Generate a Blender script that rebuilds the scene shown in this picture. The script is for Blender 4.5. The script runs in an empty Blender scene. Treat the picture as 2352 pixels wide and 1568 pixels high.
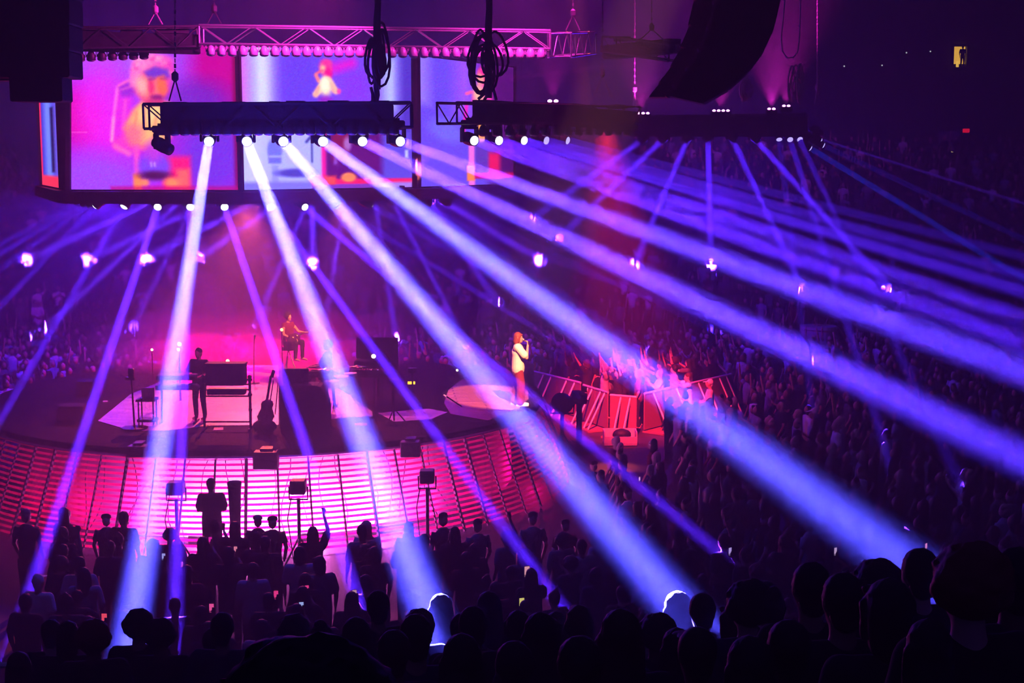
import bpy, bmesh, math, random
import numpy as np
from mathutils import Vector, Matrix, Quaternion

S = bpy.context.scene
COL = S.collection
# ------------------------------------------------------------------ camera
CAM_Z = 7.8
PITCH = math.radians(7.3)
cam_data = bpy.data.cameras.new('camera')
cam_data.lens = 50.0
cam_data.sensor_width = 36.0
cam_data.clip_end = 400
cam = bpy.data.objects.new('camera', cam_data)
COL.objects.link(cam)
cam.location = (0, 0, CAM_Z)
cam.rotation_euler = (math.pi / 2 - PITCH, 0, 0)
S.camera = cam
FPX = 50.0 / 36.0 * 2352
CP, SP = math.cos(PITCH), math.sin(PITCH)

def at(px, py, Y):
    """world point seen at photo pixel (px, py), at distance Y along the floor"""
    u = (px - 1176) / FPX
    v = (784 - py) / FPX
    d = Vector((u, CP + v * SP, -SP + v * CP))
    k = Y / d.y
    return Vector((d.x * k, Y, CAM_Z + d.z * k))

def ray(px, py):
    u = (px - 1176) / FPX
    v = (784 - py) / FPX
    return Vector((u, CP + v * SP, -SP + v * CP))

# ------------------------------------------------------------------ world, exposure, cycles
S.view_settings.view_transform = 'Standard'
S.view_settings.look = 'None'
S.view_settings.gamma = 1.0
S.view_settings.exposure = 0.0
S.view_settings.use_curve_mapping = False
w = bpy.data.worlds.new('world')
S.world = w
w.use_nodes = True
bg = w.node_tree.nodes['Background']
bg.inputs[0].default_value = (0.11, 0.06, 0.70, 1)
bg.inputs[1].default_value = 0.12
cy = S.cycles
cy.diffuse_bounces = 1
cy.glossy_bounces = 1
cy.transmission_bounces = 2
cy.transparent_max_bounces = 12
cy.volume_bounces = 0
cy.max_bounces = 4
cy.sample_clamp_indirect = 0.6
cy.sample_clamp_direct = 0
cy.caustics_reflective = False
cy.caustics_refractive = False
cy.use_denoising = True
cy.denoising_input_passes = 'RGB'
# ------------------------------------------------------------------ small helpers
R = random.Random(7)
PI = math.pi

def srgb(r, g, b):
    f = lambda c: (c / 255 / 12.92) if c <= 10.31 else ((c / 255 + 0.055) / 1.055) ** 2.4
    return (f(r), f(g), f(b))

MATS = {}
def mat(name, col, rough=0.7, metal=0.0, vary=0.0, scale=8.0, spec=0.3):
    """plain surface with a little procedural variation of colour and roughness"""
    if name in MATS: return MATS[name]
    m = bpy.data.materials.new(name); m.use_nodes = True
    nt = m.node_tree; b = nt.nodes['Principled BSDF']
    b.inputs['Base Color'].default_value = (*col, 1)
    b.inputs['Roughness'].default_value = rough
    b.inputs['Metallic'].default_value = metal
    b.inputs['Specular IOR Level'].default_value = spec
    if vary:
        tc = nt.nodes.new('ShaderNodeTexCoord'); n = nt.nodes.new('ShaderNodeTexNoise')
        n.inputs['Scale'].default_value = scale; n.inputs['Detail'].default_value = 3
        nt.links.new(tc.outputs['Object'], n.inputs['Vector'])
        rp = nt.nodes.new('ShaderNodeValToRGB')
        rp.color_ramp.elements[0].position = 0.3; rp.color_ramp.elements[1].position = 0.7
        rp.color_ramp.elements[0].color = (*[c * (1 - vary) for c in col], 1)
        rp.color_ramp.elements[1].color = (*[min(1, c * (1 + vary)) for c in col], 1)
        nt.links.new(n.outputs['Fac'], rp.inputs[0]); nt.links.new(rp.outputs[0], b.inputs['Base Color'])
    MATS[name] = m
    return m

def glow(name, col, k, sample=False):
    """a surface that gives off light itself: a lamp, a screen, a lens"""
    if name in MATS: return MATS[name]
    m = bpy.data.materials.new(name); m.use_nodes = True
    nt = m.node_tree; nt.nodes.clear()
    o = nt.nodes.new('ShaderNodeOutputMaterial'); e = nt.nodes.new('ShaderNodeEmission')
    e.inputs[0].default_value = (*col, 1); e.inputs[1].default_value = k
    nt.links.new(e.outputs[0], o.inputs[0])
    if not sample: m.cycles.emission_sampling = 'NONE'
    MATS[name] = m
    return m

def vol(name, col, dens, aniso=0.3):
    m = bpy.data.materials.new(name); m.use_nodes = True
    nt = m.node_tree; nt.nodes.clear()
    o = nt.nodes.new('ShaderNodeOutputMaterial'); v = nt.nodes.new('ShaderNodeVolumeScatter')
    v.inputs['Color'].default_value = (*col, 1); v.inputs['Density'].default_value = dens
    v.inputs['Anisotropy'].default_value = aniso
    nt.links.new(v.outputs[0], o.inputs['Volume'])
    return m

def basis(d):
    d = np.array(d, float); d /= np.linalg.norm(d)
    a = np.array((0, 0, 1.0)) if abs(d[2]) < 0.9 else np.array((1.0, 0, 0))
    u = np.cross(a, d); u /= np.linalg.norm(u)
    return u, np.cross(d, u), d

class MB:
    """collects boxes, tubes, capsules ... and links them as ONE mesh object"""
    def __init__(s): s.v = []; s.f = []; s.n = 0; s.mi = []; s.cur = 0
    def add(s, vs, fs):
        s.v.append(np.array(vs, float).reshape(-1, 3))
        s.f += [tuple(i + s.n for i in f) for f in fs]; s.mi += [s.cur] * len(fs)
        s.n += len(vs); return s
    def box(s, c, size, rz=0.0, ax=None, bev=0.0):
        x, y, z = [k / 2 for k in size]
        pts = np.array([(-x, -y, -z), (x, -y, -z), (x, y, -z), (-x, y, -z), (-x, -y, z), (x, -y, z), (x, y, z), (-x, y, z)])
        if bev:
            pts = []
            for zz, k in ((-z, bev), (-z + bev, 0), (z - bev, 0), (z, bev)):
                for sx, sy in ((-1, -1), (1, -1), (1, 1), (-1, 1)):
                    a, b = x - k, y - k
                    pts += [(sx * a, sy * (b - (0 if k else bev)), zz), (sx * (a - (0 if k else bev)), sy * b, zz)] if sx * sy > 0 else \
                           [(sx * (a - (0 if k else bev)), sy * b, zz), (sx * a, sy * (b - (0 if k else bev)), zz)]
            pts = np.array(pts)
        if ax is not None: pts = pts @ np.array(ax)
        if rz:
            cc, ss = math.cos(rz), math.sin(rz)
            pts = pts @ np.array([(cc, ss, 0), (-ss, cc, 0), (0, 0, 1)])
        pts = pts + np.array(c, float)
        if bev:
            fs = [tuple(range(7, -1, -1)), tuple(range(24, 32))]
            for r in range(3):
                fs += [(r * 8 + i, r * 8 + (i + 1) % 8, r * 8 + 8 + (i + 1) % 8, r * 8 + 8 + i) for i in range(8)]
            return s.add(pts, fs)
        return s.add(pts, [(3, 2, 1, 0), (4, 5, 6, 7), (0, 1, 5, 4), (1, 2, 6, 5), (2, 3, 7, 6), (3, 0, 4, 7)])
    def rings(s, rs, caps=True, closed=False):
        """rs: list of rings (same count) joined into a surface"""
        n = len(rs[0]); vs = np.concatenate([np.array(r, float) for r in rs])
        fs = []
        m = len(rs)
        for k in range(m if closed else m - 1):
            a, b = k * n, ((k + 1) % m) * n
            fs += [(a + i, a + (i + 1) % n, b + (i + 1) % n, b + i) for i in range(n)]
        if caps and not closed:
            fs += [tuple(range(n - 1, -1, -1)), tuple(range((m - 1) * n, m * n))]
        return s.add(vs, fs)
    def tube(s, pts, r, n=6, closed=False):
        P = [np.array(p, float) for p in pts]; rs = []
        rr = r if hasattr(r, '__len__') else [r] * len(P)
        u = None
        for i, p in enumerate(P):
            if closed: d = P[(i + 1) % len(P)] - P[i - 1]
            else: d = P[min(i + 1, len(P) - 1)] - P[max(i - 1, 0)]
            d = d / (np.linalg.norm(d) + 1e-9)
            if u is None: u, v, d = basis(d)
            u = u - d * np.dot(u, d); u /= np.linalg.norm(u) + 1e-9; v = np.cross(d, u)
            rs.append([p + rr[i] * (math.cos(2 * PI * k / n) * u + math.sin(2 * PI * k / n) * v) for k in range(n)])
        return s.rings(rs, True, closed)
    def capsule(s, a, b, ra, rb, n=10, fl=1.0, ax=None):
        """tapered capsule; fl flattens it along the local second axis"""
        a = np.array(a, float); b = np.array(b, float)
        u, v, d = basis(b - a)
        if ax is not None:
            u = np.array(ax, float); u -= d * np.dot(u, d); u /= np.linalg.norm(u); v = np.cross(d, u)
        rs = []
        for k in (-0.98, -0.7, -0.35): 
            q = math.sqrt(1 - k * k)
            rs.append([a + d * ra * k + ra * q * (math.cos(2 * PI * i / n) * u + fl * math.sin(2 * PI * i / n) * v) for i in range(n)])
        for p, r in ((a, ra), (b, rb)):
            rs.append([p + r * (math.cos(2 * PI * i / n) * u + fl * math.sin(2 * PI * i / n) * v) for i in range(n)])
        for k in (0.35, 0.7, 0.98):
            q = math.sqrt(1 - k * k)
            rs.append([b + d * rb * k + rb * q * (math.cos(2 * PI * i / n) * u + fl * math.sin(2 * PI * i / n) * v) for i in range(n)])
        return s.rings(rs)
    def ball(s, c, r, n=14, m=9, lo=-1.0, hi=1.0):
        r = np.array(r if hasattr(r, '__len__') else (r, r, r), float); c = np.array(c, float); rs = []
        for j in range(m):
            t = lo + (hi - lo) * j / (m - 1); t = max(-0.995, min(0.995, t)); ph = math.asin(t)
            rs.append([c + r * np.array((math.cos(ph) * math.cos(2 * PI * i / n), math.cos(ph) * math.sin(2 * PI * i / n), math.sin(ph))) for i in range(n)])
        return s.rings(rs)
    def lathe(s, c, prof, n=20, axis=None):
        c = np.array(c, float); u, v, d = basis(axis if axis is not None else (0, 0, 1)); rs = []
        for r, z in prof:
            rs.append([c + d * z + max(r, 1e-4) * (math.cos(2 * PI * i / n) * u + math.sin(2 * PI * i / n) * v) for i in range(n)])
        return s.rings(rs)
    def arrays(s):
        return np.concatenate(s.v), s.f
    def mesh(s, name, mats, smooth=False):
        v, f = s.arrays()
        me = bpy.data.meshes.new(name); me.from_pydata(v.tolist(), [], f); me.update()
        for m in (mats if isinstance(mats, (list, tuple)) else [mats]): me.materials.append(m)
        if any(s.mi): me.polygons.foreach_set('material_index', s.mi)
        if smooth: me.polygons.foreach_set('use_smooth', [True] * len(f))
        return me
    def build(s, name, mats, parent=None, smooth=False, pivot=None):
        """vertices are in world space; a child is made local to its parent"""
        off = np.zeros(3)
        if parent is not None: off = np.array(worldloc(parent))
        if pivot is not None: off = off * 0 + np.array(pivot)
        s.v = [a - off for a in s.v]
        o = bpy.data.objects.new(name, s.mesh(name, mats, smooth)); COL.objects.link(o)
        if parent is not None: o.parent = parent
        if pivot is not None: o.location = Vector(pivot) - (Vector(worldloc(parent)) if parent is not None else Vector())
        return o

def worldloc(o):
    p = Vector((0, 0, 0))
    while o is not None: p += o.location; o = o.parent
    return p

def tag(o, label, cat, group=None):
    o['label'] = label; o['category'] = cat
    if group: o['group'] = group
    return o
def thing(name, label, cat, loc, group=None):
    o = bpy.data.objects.new(name, None); COL.objects.link(o); o.location = loc
    o.empty_display_size = 0.1
    return tag(o, label, cat, group)
def struct(o): o['kind'] = 'structure'; return o
def stuff(o, label, cat): o['kind'] = 'stuff'; return tag(o, label, cat)
KIDS = {}
def dup(root, loc=None, rot=None, label=None, group=None):
    r = root.copy(); COL.objects.link(r)
    if loc is not None: r.location = loc
    if rot is not None: r.rotation_euler = rot
    if label: r['label'] = label
    if group: r['group'] = group
    for ch in KIDS.get(root.name) or list(root.children):
        c = ch.copy(); COL.objects.link(c); c.parent = r
        for g in list(ch.children):
            d = g.copy(); COL.objects.link(d); d.parent = c
    return r

def on_z(px, py, z):
    d = ray(px, py); k = (z - CAM_Z) / d.z
    return Vector((d.x * k, d.y * k, z))

def light(kind, name, p, q=None, col=(1, 1, 1), power=100.0, rad=0.1, size=40.0, blend=1.0, parent=None):
    l = bpy.data.lights.new(name, kind); l.energy = power; l.color = col
    if kind in ('POINT', 'SPOT'): l.shadow_soft_size = rad
    if kind == 'SPOT': l.spot_size = math.radians(size); l.spot_blend = blend
    if kind == 'AREA': l.size = rad
    o = bpy.data.objects.new(name, l); COL.objects.link(o); o.location = p
    if q is not None: o.rotation_euler = (Vector(q) - Vector(p)).to_track_quat('-Z', 'Y').to_euler()
    if parent is not None:
        o.parent = parent; o.location = Vector(p) - worldloc(parent)
    return o

# ------------------------------------------------------------------ haze, and the light colours
HAZE_D = 0.008
hz = MB().box((0, 45, 22), (150, 130, 60)).build('haze', vol('thin stage haze', (1, 1, 1), HAZE_D, 0.35))
stuff(hz, 'thin violet theatrical haze hanging through the whole arena', 'haze')

BLUE = (0.078, 0.014, 1.0)
ICE = (0.070, 0.066, 1.0)
MAGENTA = (1.0, 0.03, 0.62)
PINK = (1.0, 0.05, 0.75)
RED = (1.0, 0.005, 0.10)
HOT = (1.0, 0.0, 0.22)
PALEPINK = (1.0, 0.14, 0.82)

BLACK = mat('black painted metal', (0.012, 0.012, 0.014), 0.55)
STEEL = mat('brushed aluminium truss', (0.55, 0.54, 0.56), 0.38, 0.85)
DARKSTEEL = mat('dark truss metal', (0.05, 0.048, 0.055), 0.5, 0.5)
RUBBER = mat('black cable rubber', (0.010, 0.010, 0.012), 0.6)
FABRIC = mat('black stage cloth', (0.014, 0.013, 0.018), 0.95, vary=0.3)

# ------------------------------------------------------------------ the setting
SC = Vector((-6.0, 34.8, 0))            # stage centre
SR, SZ = 6.75, 2.0                      # stage radius, deck height

def terrain(x, y):
    if y < 10.5: return 0.256 * math.floor((19 - y) / 0.8) + 0.2
    if y < 53: return 0.0
    return 0.42 * math.floor((y - 53) / 0.95) + 0.9

def stand_at(px, py, h, y0=14.0, y1=80.0):
    """where the view through a pixel comes down to height h above the ground"""
    y = y0
    while y < y1:
        p = at(px, py, y)
        if p.z <= terrain(p.x, p.y) + h: break
        y += 0.05
    return Vector((p.x, p.y, terrain(p.x, p.y)))

floor_m = mat('dark arena floor', (0.035, 0.034, 0.04), 0.6, vary=0.4, scale=1.5)
struct(MB().box((0, 32, -0.1), (90, 44, 0.2)).build('floor', floor_m))
conc = mat('dark concrete terrace', (0.05, 0.048, 0.055), 0.85, vary=0.3, scale=2)
mb = MB()
for k in range(11, 24):                 # the tier the photograph was taken from
    y0, y1 = 19 - (k + 1) * 0.8, 19 - k * 0.8
    y1 = min(y1, 10.5)
    if y1 > y0: mb.box((0, (y0 + y1) / 2, 0.128 * k + 0.1), (60, y1 - y0, 0.256 * k + 0.2))
struct(mb.build('terrace_near', conc))
mb = MB()
for k in range(0, 16):                  # the stand on the far side
    y0 = 53 + k * 0.95
    h = 0.42 * k + 0.9
    mb.box((0, y0 + 0.475, h / 2), (110, 0.95, h))
struct(mb.build('terrace_far', conc))

# back wall hung with drapes
mb = MB(); vs = []; n = 420
for i in range(n + 1):
    x = -50 + 100 * i / n
    y = 80.5 + 0.28 * math.sin(x * 2.3) + 0.16 * math.sin(x * 5.1 + 1)
    vs += [(x, y, 0), (x, y, 42)]
mb.add(vs, [(2 * i, 2 * i + 2, 2 * i + 3, 2 * i + 1) for i in range(n)])
struct(mb.build('wall_back', mat('grey drape cloth', (0.20, 0.19, 0.21), 0.9, vary=0.25, scale=0.6), smooth=True))
dark_wall = mat('dark side wall', (0.02, 0.02, 0.024), 0.9)
struct(MB().box((-50, 40, 20), (0.4, 90, 44)).build('wall_left', dark_wall))
struct(MB().box((50, 40, 20), (0.4, 90, 44)).build('wall_right', dark_wall))
struct(MB().box((32, 74.5, 20), (36, 2.0, 44)).build('wall_stand', dark_wall))

# ------------------------------------------------------------------ the round stage
ST = thing('stage', 'round raised stage with black deck and pink glowing slatted skirt', 'stage', SC)
def ring_pt(r, deg, z): a = math.radians(deg); return np.array((SC.x + r * math.cos(a), SC.y + r * math.sin(a), z))
def disc(r, z0, z1, name, m, parent, n=96):
    MB().lathe((SC.x, SC.y, 0), [(r, z0), (r, z1)], n).build(name, m, parent)
deck_m = mat('polished black deck', (0.012, 0.011, 0.014), 0.9, vary=0.4, scale=3, spec=0.05)
disc(SR, SZ - 0.16, SZ, 'deck', deck_m, ST)
# plank surface let into the deck, and runway boards whose red paints the singer's light pool
def plank_mat(name, col, w=0.16, rot=0.0):
    m = mat(name, col, 0.5)
    nt = m.node_tree; b = nt.nodes['Principled BSDF']
    tc = nt.nodes.new('ShaderNodeTexCoord'); mp = nt.nodes.new('ShaderNodeMapping'); br = nt.nodes.new('ShaderNodeTexBrick')
    mp.inputs['Rotation'].default_value = (0, 0, rot)
    br.inputs['Color1'].default_value = (*col, 1); br.inputs['Color2'].default_value = (*[c * 0.6 for c in col], 1)
    br.inputs['Mortar'].default_value = (*[c * 0.25 for c in col], 1)
    br.inputs['Scale'].default_value = 1; br.inputs['Brick Width'].default_value = 1.3; br.inputs['Row Height'].default_value = w
    br.inputs['Mortar Size'].default_value = 0.022
    nt.links.new(tc.outputs['Object'], mp.inputs[0]); nt.links.new(mp.outputs[0], br.inputs['Vector']); nt.links.new(br.outputs[0], b.inputs['Base Color'])
    return m
def deck_patch(name, pix, m, z=0.012):
    pts = [on_z(x, y, SZ + z) for x, y in pix]; mb = MB(); n = len(pts)
    lo = [Vector((p.x, p.y, SZ - 0.01)) for p in pts]
    mb.add(pts + lo, [tuple(range(n - 1, -1, -1))] + [(i, (i + 1) % n, n + (i + 1) % n, n + i) for i in range(n)])
    o = mb.build(name, m, ST)
    bm = bmesh.new(); bm.from_mesh(o.data); bmesh.ops.recalc_face_normals(bm, faces=bm.faces); bm.to_mesh(o.data); bm.free()
    return o
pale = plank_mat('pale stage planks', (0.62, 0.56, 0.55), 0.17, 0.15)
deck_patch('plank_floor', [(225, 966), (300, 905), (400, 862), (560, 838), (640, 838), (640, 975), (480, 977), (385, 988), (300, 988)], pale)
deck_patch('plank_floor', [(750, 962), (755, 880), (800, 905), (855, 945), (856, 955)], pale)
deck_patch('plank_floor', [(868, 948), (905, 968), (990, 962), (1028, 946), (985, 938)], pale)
boards = plank_mat('runway boards reddened as light pool', (0.34, 0.13, 0.10), 0.2, -0.1)  # red of the light pool is put into the board colour
deck_patch('runway_pool_floor', [(1035, 950), (1020, 925), (1030, 895), (1060, 872), (1110, 862), (1175, 862), (1212, 880), (1214, 915), (1190, 938), (1120, 965)], boards, 0.02)
# light tape strips
tape = mat('pale floor tape', (0.7, 0.6, 0.5), 0.7)
for pix in ([(160, 950), (182, 949), (182, 952), (160, 953)], [(236, 920), (247, 919), (248, 922), (237, 923)], [(1020, 905), (1062, 932), (1060, 935), (1018, 907)]):
    deck_patch('floor_tape', pix, tape, 0.02)
# skirt: a leaning grille of slats and posts in front of a pale inner wall
rad_at = lambda z: 7.45 - (z - 0.08) / 1.84 * 0.72
slat_m = mat('translucent pink slat', (0.55, 0.10, 0.28), 0.6)
_nt = slat_m.node_tree; _tr = _nt.nodes.new('ShaderNodeBsdfTranslucent'); _mx = _nt.nodes.new('ShaderNodeMixShader')
_tr.inputs[0].default_value = (0.5, 0.004, 0.10, 1); _mx.inputs[0].default_value = 0.7
_nt.links.new(_nt.nodes['Principled BSDF'].outputs[0], _mx.inputs[1]); _nt.links.new(_tr.outputs[0], _mx.inputs[2]); _nt.links.new(_mx.outputs[0], _nt.nodes['Material Output'].inputs[0])
post_m = mat('dark grille post', (0.10, 0.05, 0.07), 0.6, 0.2)
mb = MB()
for k in range(17):
    z = 0.1 + k * 0.108
    lo_, hi_ = z - .024, z + .024; A_ = np.arange(-205, 26, 2.5)
    mb.add([q for a in A_ for q in (ring_pt(rad_at(lo_), a, lo_), ring_pt(rad_at(hi_), a, hi_))], [(2 * i, 2 * i + 2, 2 * i + 3, 2 * i + 1) for i in range(len(A_) - 1)])
mb.build('slat_grille', slat_m, ST)
mb = MB()
for a in np.arange(-204, 26, 5.2):
    mb.tube([ring_pt(rad_at(0.05) + 0.02, a, 0.02), ring_pt(rad_at(1.9) + 0.02, a, 1.86)], 0.022 if int(a) % 3 else 0.035, 5)
mb.build('grille_post', post_m, ST)
mb = MB()
for i in range(26):                      # loose cables hanging behind the slats
    a = -125 + i * 3.4 + R.uniform(-1, 1); p = []
    da = R.uniform(-3, 3)
    for t in np.linspace(0, 1, 7):
        z = 1.85 * (1 - t) + 0.05; p.append(ring_pt(rad_at(z) - 0.07, a + da * t + 1.2 * math.sin(t * 5 + i), z))
    mb.tube(p, 0.009, 4)
mb.build('hanging_cable', RUBBER, ST)
inner = mat('pale inner skirt', (0.78, 0.74, 0.78), 0.8)
mb = MB(); rs = [[ring_pt(r, a, z) for r, z in ((6.0, 0.0), (5.98, 0.6), (5.9, 1.2), (5.75, 1.83))] for a in np.arange(-208, 30, 4)]
m4 = 4; vs = [p for r in rs for p in r]; fs = [(i * m4 + j, (i + 1) * m4 + j, (i + 1) * m4 + j + 1, i * m4 + j + 1) for i in range(len(rs) - 1) for j in range(3)]
mb.add(vs, fs).build('inner_wall', inner, ST, smooth=True)
lip = mat('pink metal lip', (0.4, 0.3, 0.34), 0.4, 0.5)
MB().tube([ring_pt(SR + 0.03, a, SZ - 0.15) for a in np.arange(-205, 26, 3)], 0.03, 6).build('deck_lip', lip, ST)
# batten lamps inside the skirt
tube_glow = glow('lamp tube', (1.0, 0.35, 0.75), 9.0)
warm_tube = glow('warm lamp tube', (1.0, 0.45, 0.35), 12.0)
for j, (a, pw, c) in enumerate([(-103, 90, MAGENTA), (-93, 240, PALEPINK), (-83, 300, PALEPINK), (-73, 300, PALEPINK), (-62, 240, PALEPINK), (-50, 48, MAGENTA), (-122, 18, HOT), (-140, 3, HOT), (-8, 40, HOT), (-28, 3, HOT)]):
    p = ring_pt(6.55, a, 0.22)
    light('POINT', 'skirt_lamp_light', ring_pt(6.6, a, 0.45), None, c, pw * 1.6, 0.12)
    if a in (-93, -83, -62, -73):
        t = np.array((-math.sin(math.radians(a)), math.cos(math.radians(a)), 0))
        L = thing('batten_lamp', ['short', 'glowing warm', 'long', 'bright pink'][j % 4] + ' lamp batten inside the stage skirt, number %s from the left' % ['one', 'two', 'three', 'four'][[-93, -83, -73, -62].index(a)], 'stage lamp', Vector(p))
        L['label'] = {-93: 'pink lamp batten low behind the slats left of the standing guard', -83: 'warm glowing lamp batten behind the slats right of the dark column', -73: 'pink lamp batten behind the slats at the middle lamp stand', -62: 'pink lamp batten behind the slats under the hung speaker box'}[a]
        MB().tube([p - t * 0.28, p + t * 0.28], 0.035, 8).build('lamp_tube', warm_tube if a == -83 else tube_glow, L)
        MB().box(p + np.array((0, 0, -0.12)), (0.5, 0.1, 0.18), math.radians(a + 90)).build('housing', BLACK, L)
# ------------------------------------------------------------------ video screens: a ring of LED panels
ORD = ['first', 'second', 'third', 'fourth', 'fifth', 'sixth', 'seventh', 'eighth', 'ninth', 'tenth', 'eleventh', 'twelfth', 'thirteenth', 'fourteenth']
def _soft(a, ax):
    p = np.pad(a, [(1, 1) if k == ax else (0, 0) for k in range(3)], mode='edge')
    n = a.shape[ax]
    return p.take(range(0, n), ax) * .25 + p.take(range(1, n + 1), ax) * .5 + p.take(range(2, n + 2), ax) * .25
class Pic:
    """a picture shown by a screen, painted in photo pixels"""
    def __init__(s, x0, y0, x1, y1, nx, ny, base):
        s.X, s.Y = np.meshgrid(np.linspace(x0, x1, nx), np.linspace(y1, y0, ny))
        s.a = np.zeros((ny, nx, 3)) + np.array(base, float); s.nx, s.ny = nx, ny
    def mix(s, m, c, a):
        m = np.clip(m, 0, 1)[..., None] * a; s.a = s.a * (1 - m) + np.array(c, float) * m
    def ell(s, cx, cy, rx, ry, c, soft=0.3, a=1.0, rot=0.0):
        q = math.radians(rot); dx, dy = s.X - cx, s.Y - cy
        u = (dx * math.cos(q) + dy * math.sin(q)) / rx; v = (-dx * math.sin(q) + dy * math.cos(q)) / ry
        s.mix((1 - np.sqrt(u * u + v * v)) / soft + 0.5, c, a); return s
    def line(s, p, q, r, c, soft=2.0, a=1.0, r2=None):
        p = np.array(p, float); q = np.array(q, float); d = q - p; L = (d @ d)
        t = np.clip(((s.X - p[0]) * d[0] + (s.Y - p[1]) * d[1]) / L, 0, 1)
        rr = r + ((r2 if r2 is not None else r) - r) * t
        D = np.hypot(s.X - p[0] - t * d[0], s.Y - p[1] - t * d[1]); s.mix((rr - D) / soft + 0.5, c, a); return s
    def rect(s, x0, y0, x1, y1, c, soft=3.0, a=1.0):
        m = np.minimum(np.minimum(s.X - x0, x1 - s.X), np.minimum(s.Y - y0, y1 - s.Y)) / soft + 0.5
        s.mix(m, c, a); return s
    def poly(s, pts, c, soft=3.0, a=1.0):
        n = len(pts); sgn = sum(pts[i][0] * pts[(i + 1) % n][1] - pts[(i + 1) % n][0] * pts[i][1] for i in range(n))
        m = np.full(s.X.shape, 1e9)
        for i in range(n):
            (x0, y0), (x1, y1) = pts[i], pts[(i + 1) % n]; L = math.hypot(x1 - x0, y1 - y0) + 1e-6
            m = np.minimum(m, ((x1 - x0) * (s.Y - y0) - (y1 - y0) * (s.X - x0)) / L * (1 if sgn > 0 else -1))
        s.mix(m / soft + 0.5, c, a); return s
    def blur(s, n=1):
        for _ in range(n):
            for ax in (0, 1):
                s.a = (np.roll(s.a, 1, ax) * .25 + s.a * .5 + np.roll(s.a, -1, ax) * .25) if False else _soft(s.a, ax)
        return s
    def linear(s):
        r = np.random.default_rng(3)
        v = np.clip(s.a + r.normal(0, 5, s.a.shape), 0, 255) / 255
        return np.where(v <= 0.04045, v / 12.92, ((v + 0.055) / 1.055) ** 2.4)

def screen_mat():
    m = bpy.data.materials.new('LED video wall'); m.use_nodes = True; nt = m.node_tree; nt.nodes.clear()
    o = nt.nodes.new('ShaderNodeOutputMaterial'); e = nt.nodes.new('ShaderNodeEmission'); c = nt.nodes.new('ShaderNodeVertexColor')
    c.layer_name = 'picture'; e.inputs[1].default_value = 1.55
    nt.links.new(c.outputs[0], e.inputs[0]); nt.links.new(e.outputs[0], o.inputs[0]); m.cycles.emission_sampling = 'NONE'
    return m
SCREEN = screen_mat()

def panel(x0, Y0, x1, Y1, zb, zt, pic, label, back):
    a = at(x0, 300, Y0); b = at(x1, 300, Y1); a.z = b.z = 0
    th = thing('video_screen', label, 'screen', Vector((a.x, a.y, zb)), 'panels of the hanging video screen ring')
    d = (b - a); nrm = np.array((d.y, -d.x, 0)); nrm /= np.linalg.norm(nrm)
    nx, ny = pic.nx, pic.ny
    # even spacing over the image columns, not over the wall, so the picture keeps its proportions
    xs = np.linspace(0, 1, nx); zs = np.linspace(zb, zt, ny)
    V = np.zeros((ny, nx, 3)); V[..., 0] = a.x + d.x * xs; V[..., 1] = a.y + d.y * xs; V[..., 2] = zs[:, None]
    i = np.arange(ny - 1)[:, None] * nx + np.arange(nx - 1); f = np.stack([i, i + 1, i + nx + 1, i + nx], -1).reshape(-1, 4)
    mb = MB(); mb.add(V.reshape(-1, 3), [tuple(q) for q in f])
    o = mb.build('display', SCREEN, th)
    ca = o.data.color_attributes.new('picture', 'FLOAT_COLOR', 'POINT')
    L = np.ones((ny * nx, 4)); L[:, :3] = pic.linear().reshape(-1, 3); ca.data.foreach_set('color', L.ravel())
    mb = MB()
    for zc, hh in (((zb + zt) / 2, zt - zb + 0.06),):
        A = np.array((a.x, a.y, 0)) - nrm * 0.08; B = np.array((b.x, b.y, 0)) - nrm * 0.08
        mb.tube([A + (0, 0, zc), B + (0, 0, zc)], 0.05, 4)
        M = (A + B) / 2; mb.box((M[0], M[1], zc), (np.linalg.norm(B - A) + 0.02, 0.12, hh), math.atan2(d.y, d.x))
    mb.build('cabinet_frame', BLACK, th)
    for A in (a, b): MB().box((A.x + nrm[0] * 0.02, A.y + nrm[1] * 0.02, (zb + zt) / 2), (0.045, 0.1, zt - zb + 0.06), math.atan2(d.y, d.x)).build('edge_post', BLACK, th)
    return th

ZB, ZT = 7.14, 10.25
# left panel: close-up of a performer in a pale shirt with the hand at the neck
p = Pic(155, 112, 548, 437, 200, 165, (190, 25, 215))
p.rect(120, 100, 195, 330, (120, 60, 255), 110, .9).ell(270, 170, 120, 110, (140, 62, 255), 1.0).ell(295, 130, 130, 60, (150, 90, 255), 1.0, .8)
p.ell(525, 165, 110, 130, (190, 0, 140), .8).rect(395, 90, 445, 250, (150, 70, 240), 60, .8).ell(455, 232, 70, 42, (105, 35, 185), 1.0, .8)
p.ell(185, 270, 70, 70, (215, 0, 140), 1.0, .9).ell(240, 250, 70, 120, (240, 40, 250), 1.0, .7).ell(215, 415, 130, 60, (150, 72, 255), 1.0, .9).ell(490, 360, 90, 100, (90, 52, 215), 1.0, .8)
p.rect(538, 90, 565, 445, (120, 0, 60), 10)
# raised arm: wrist by the ear, long forearm down to the elbow
p.line((292, 212), (274, 330), 19, (222, 40, 218), 12, .85, 17).line((276, 335), (312, 340), 17, (235, 60, 190), 12, .7)
p.line((257, 326), (263, 275), 3.5, (255, 150, 210), 5, .95).line((263, 275), (275, 205), 3, (255, 120, 215), 5, .9).line((264, 338), (296, 356), 5, (255, 110, 190), 9, .8).line((284, 300), (292, 235), 3, (255, 100, 200), 7, .6)
p.poly([(276, 204), (300, 190), (318, 205), (312, 226), (284, 228)], (150, 40, 205), 8, .9).line((278, 202), (300, 191), 2.5, (255, 105, 200), 4).line((282, 212), (306, 204), 2, (245, 90, 200), 4, .7)
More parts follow.
